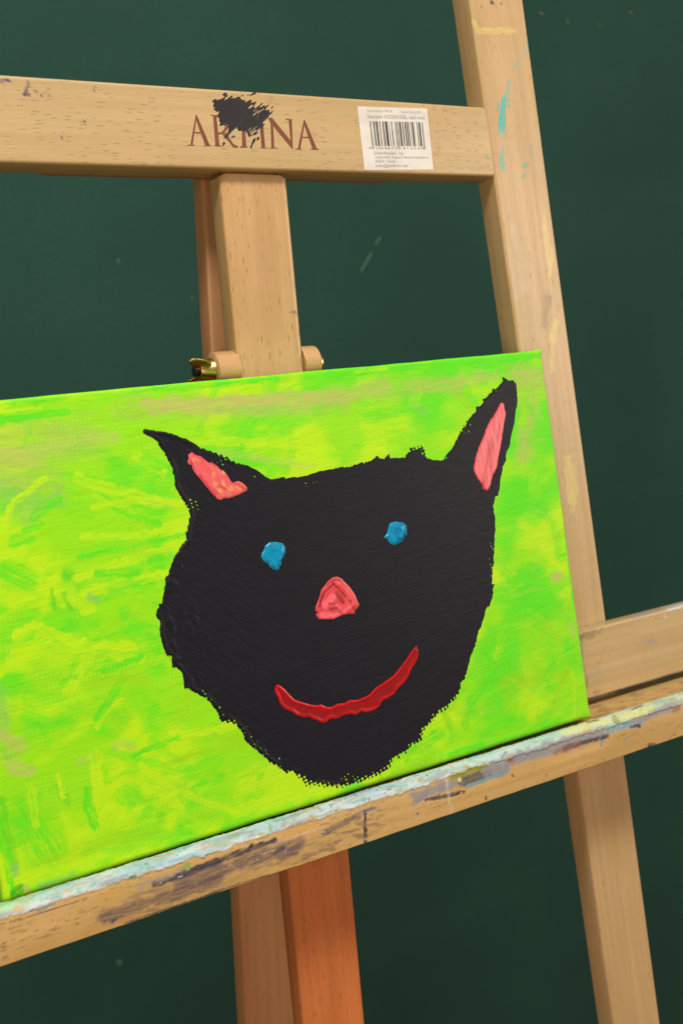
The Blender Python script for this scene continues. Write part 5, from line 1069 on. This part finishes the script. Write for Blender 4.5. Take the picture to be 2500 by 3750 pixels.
for poly, seed, lab in ((EYE_A, 151, 'teal blue paint dab with a pointed lower end, an eye'), (EYE_B, 153, 'teal blue paint dab with a small side tip, an eye')):
    cx_, cy_ = np.mean(poly, axis=0)
    def eh(P, sd, f, cx_=cx_, cy_=cy_, seed=seed):
        r = np.hypot(P[:, 0] - cx_ - 2, P[:, 1] - cy_ - 1.0)
        return RIM + 0.4 * sstep(0, 1.1, f) + 0.8 * vnoise(P[:, 0] / 5.5, P[:, 1] / 5.5, seed) * sstep(0, 2.5, f) + 0.3 * np.exp(-((r - 3.0) / 0.9) ** 2) * sstep(cx_, cx_ + 2, P[:, 0])
    layer('eye', [poly], 0.28, soft_edge(3, 0.15, seed), eh, lambda P, sd, f: mix3(lin(0, 136, 180), lin(0, 120, 166), sstep(0.4, 0.7, fbm(P[:, 0] / 3, P[:, 1] / 3, 155))), WET_M, lab)
ncx, ncy = np.mean(NOSE, axis=0)
def nose_c(P, sd, f):
    c = mix3(lin(214, 78, 84), lin(190, 62, 66), fbm(P[:, 0] / 5, P[:, 1] / 5, 163)); paint(P, NOSE_STROKES, {'p': lin(232, 104, 124), 'm': lin(214, 80, 84), 'd': lin(126, 40, 44)}, c, None, 0.25)
    return c
def nose_h(P, sd, f): return RIM + 0.18 * sstep(0, 0.9, f) + 0.8 * sstep(0, 4, f) * vnoise(P[:, 0] / 5.5, P[:, 1] / 5.5, 161) + 0.12 * np.exp(-((sd - 1.0) / 0.9) ** 2)
layer('nose', [NOSE], 0.3, soft_edge(2.2, 0.25, 165), nose_h, nose_c, WET_M, 'glossy pink triangular nose streaked with dark red')
def mouth_c(P, sd, f):
    n = fbm((P[:, 0] + 0.3 * P[:, 1]) / 7, (P[:, 1] - 0.3 * P[:, 0]) / 0.9, 171, 3); t = sstep(0.9, 2.0, sd + 2.2 * (fbm(P[:, 0] / 9, P[:, 1] / 5, 173, 2) - 0.45)) * (0.75 + 0.5 * (n - 0.5))
    return mix3(lin(182, 14, 20), lin(98, 18, 24), np.clip(t * 0.85, 0, 1))
def mouth_h(P, sd, f): return RIM + 0.12 * sstep(0, 0.6, f) + 0.26 * np.exp(-((sd - 0.9) / 0.8) ** 2) * (0.3 + fbm(P[:, 0] / 5, P[:, 1] / 5, 175, 2))
layer('mouth', [MOUTH], 0.3, soft_edge(2.5, 0.25, 177), mouth_h, mouth_c, WET_M, 'curved red smile with raised bright edges')
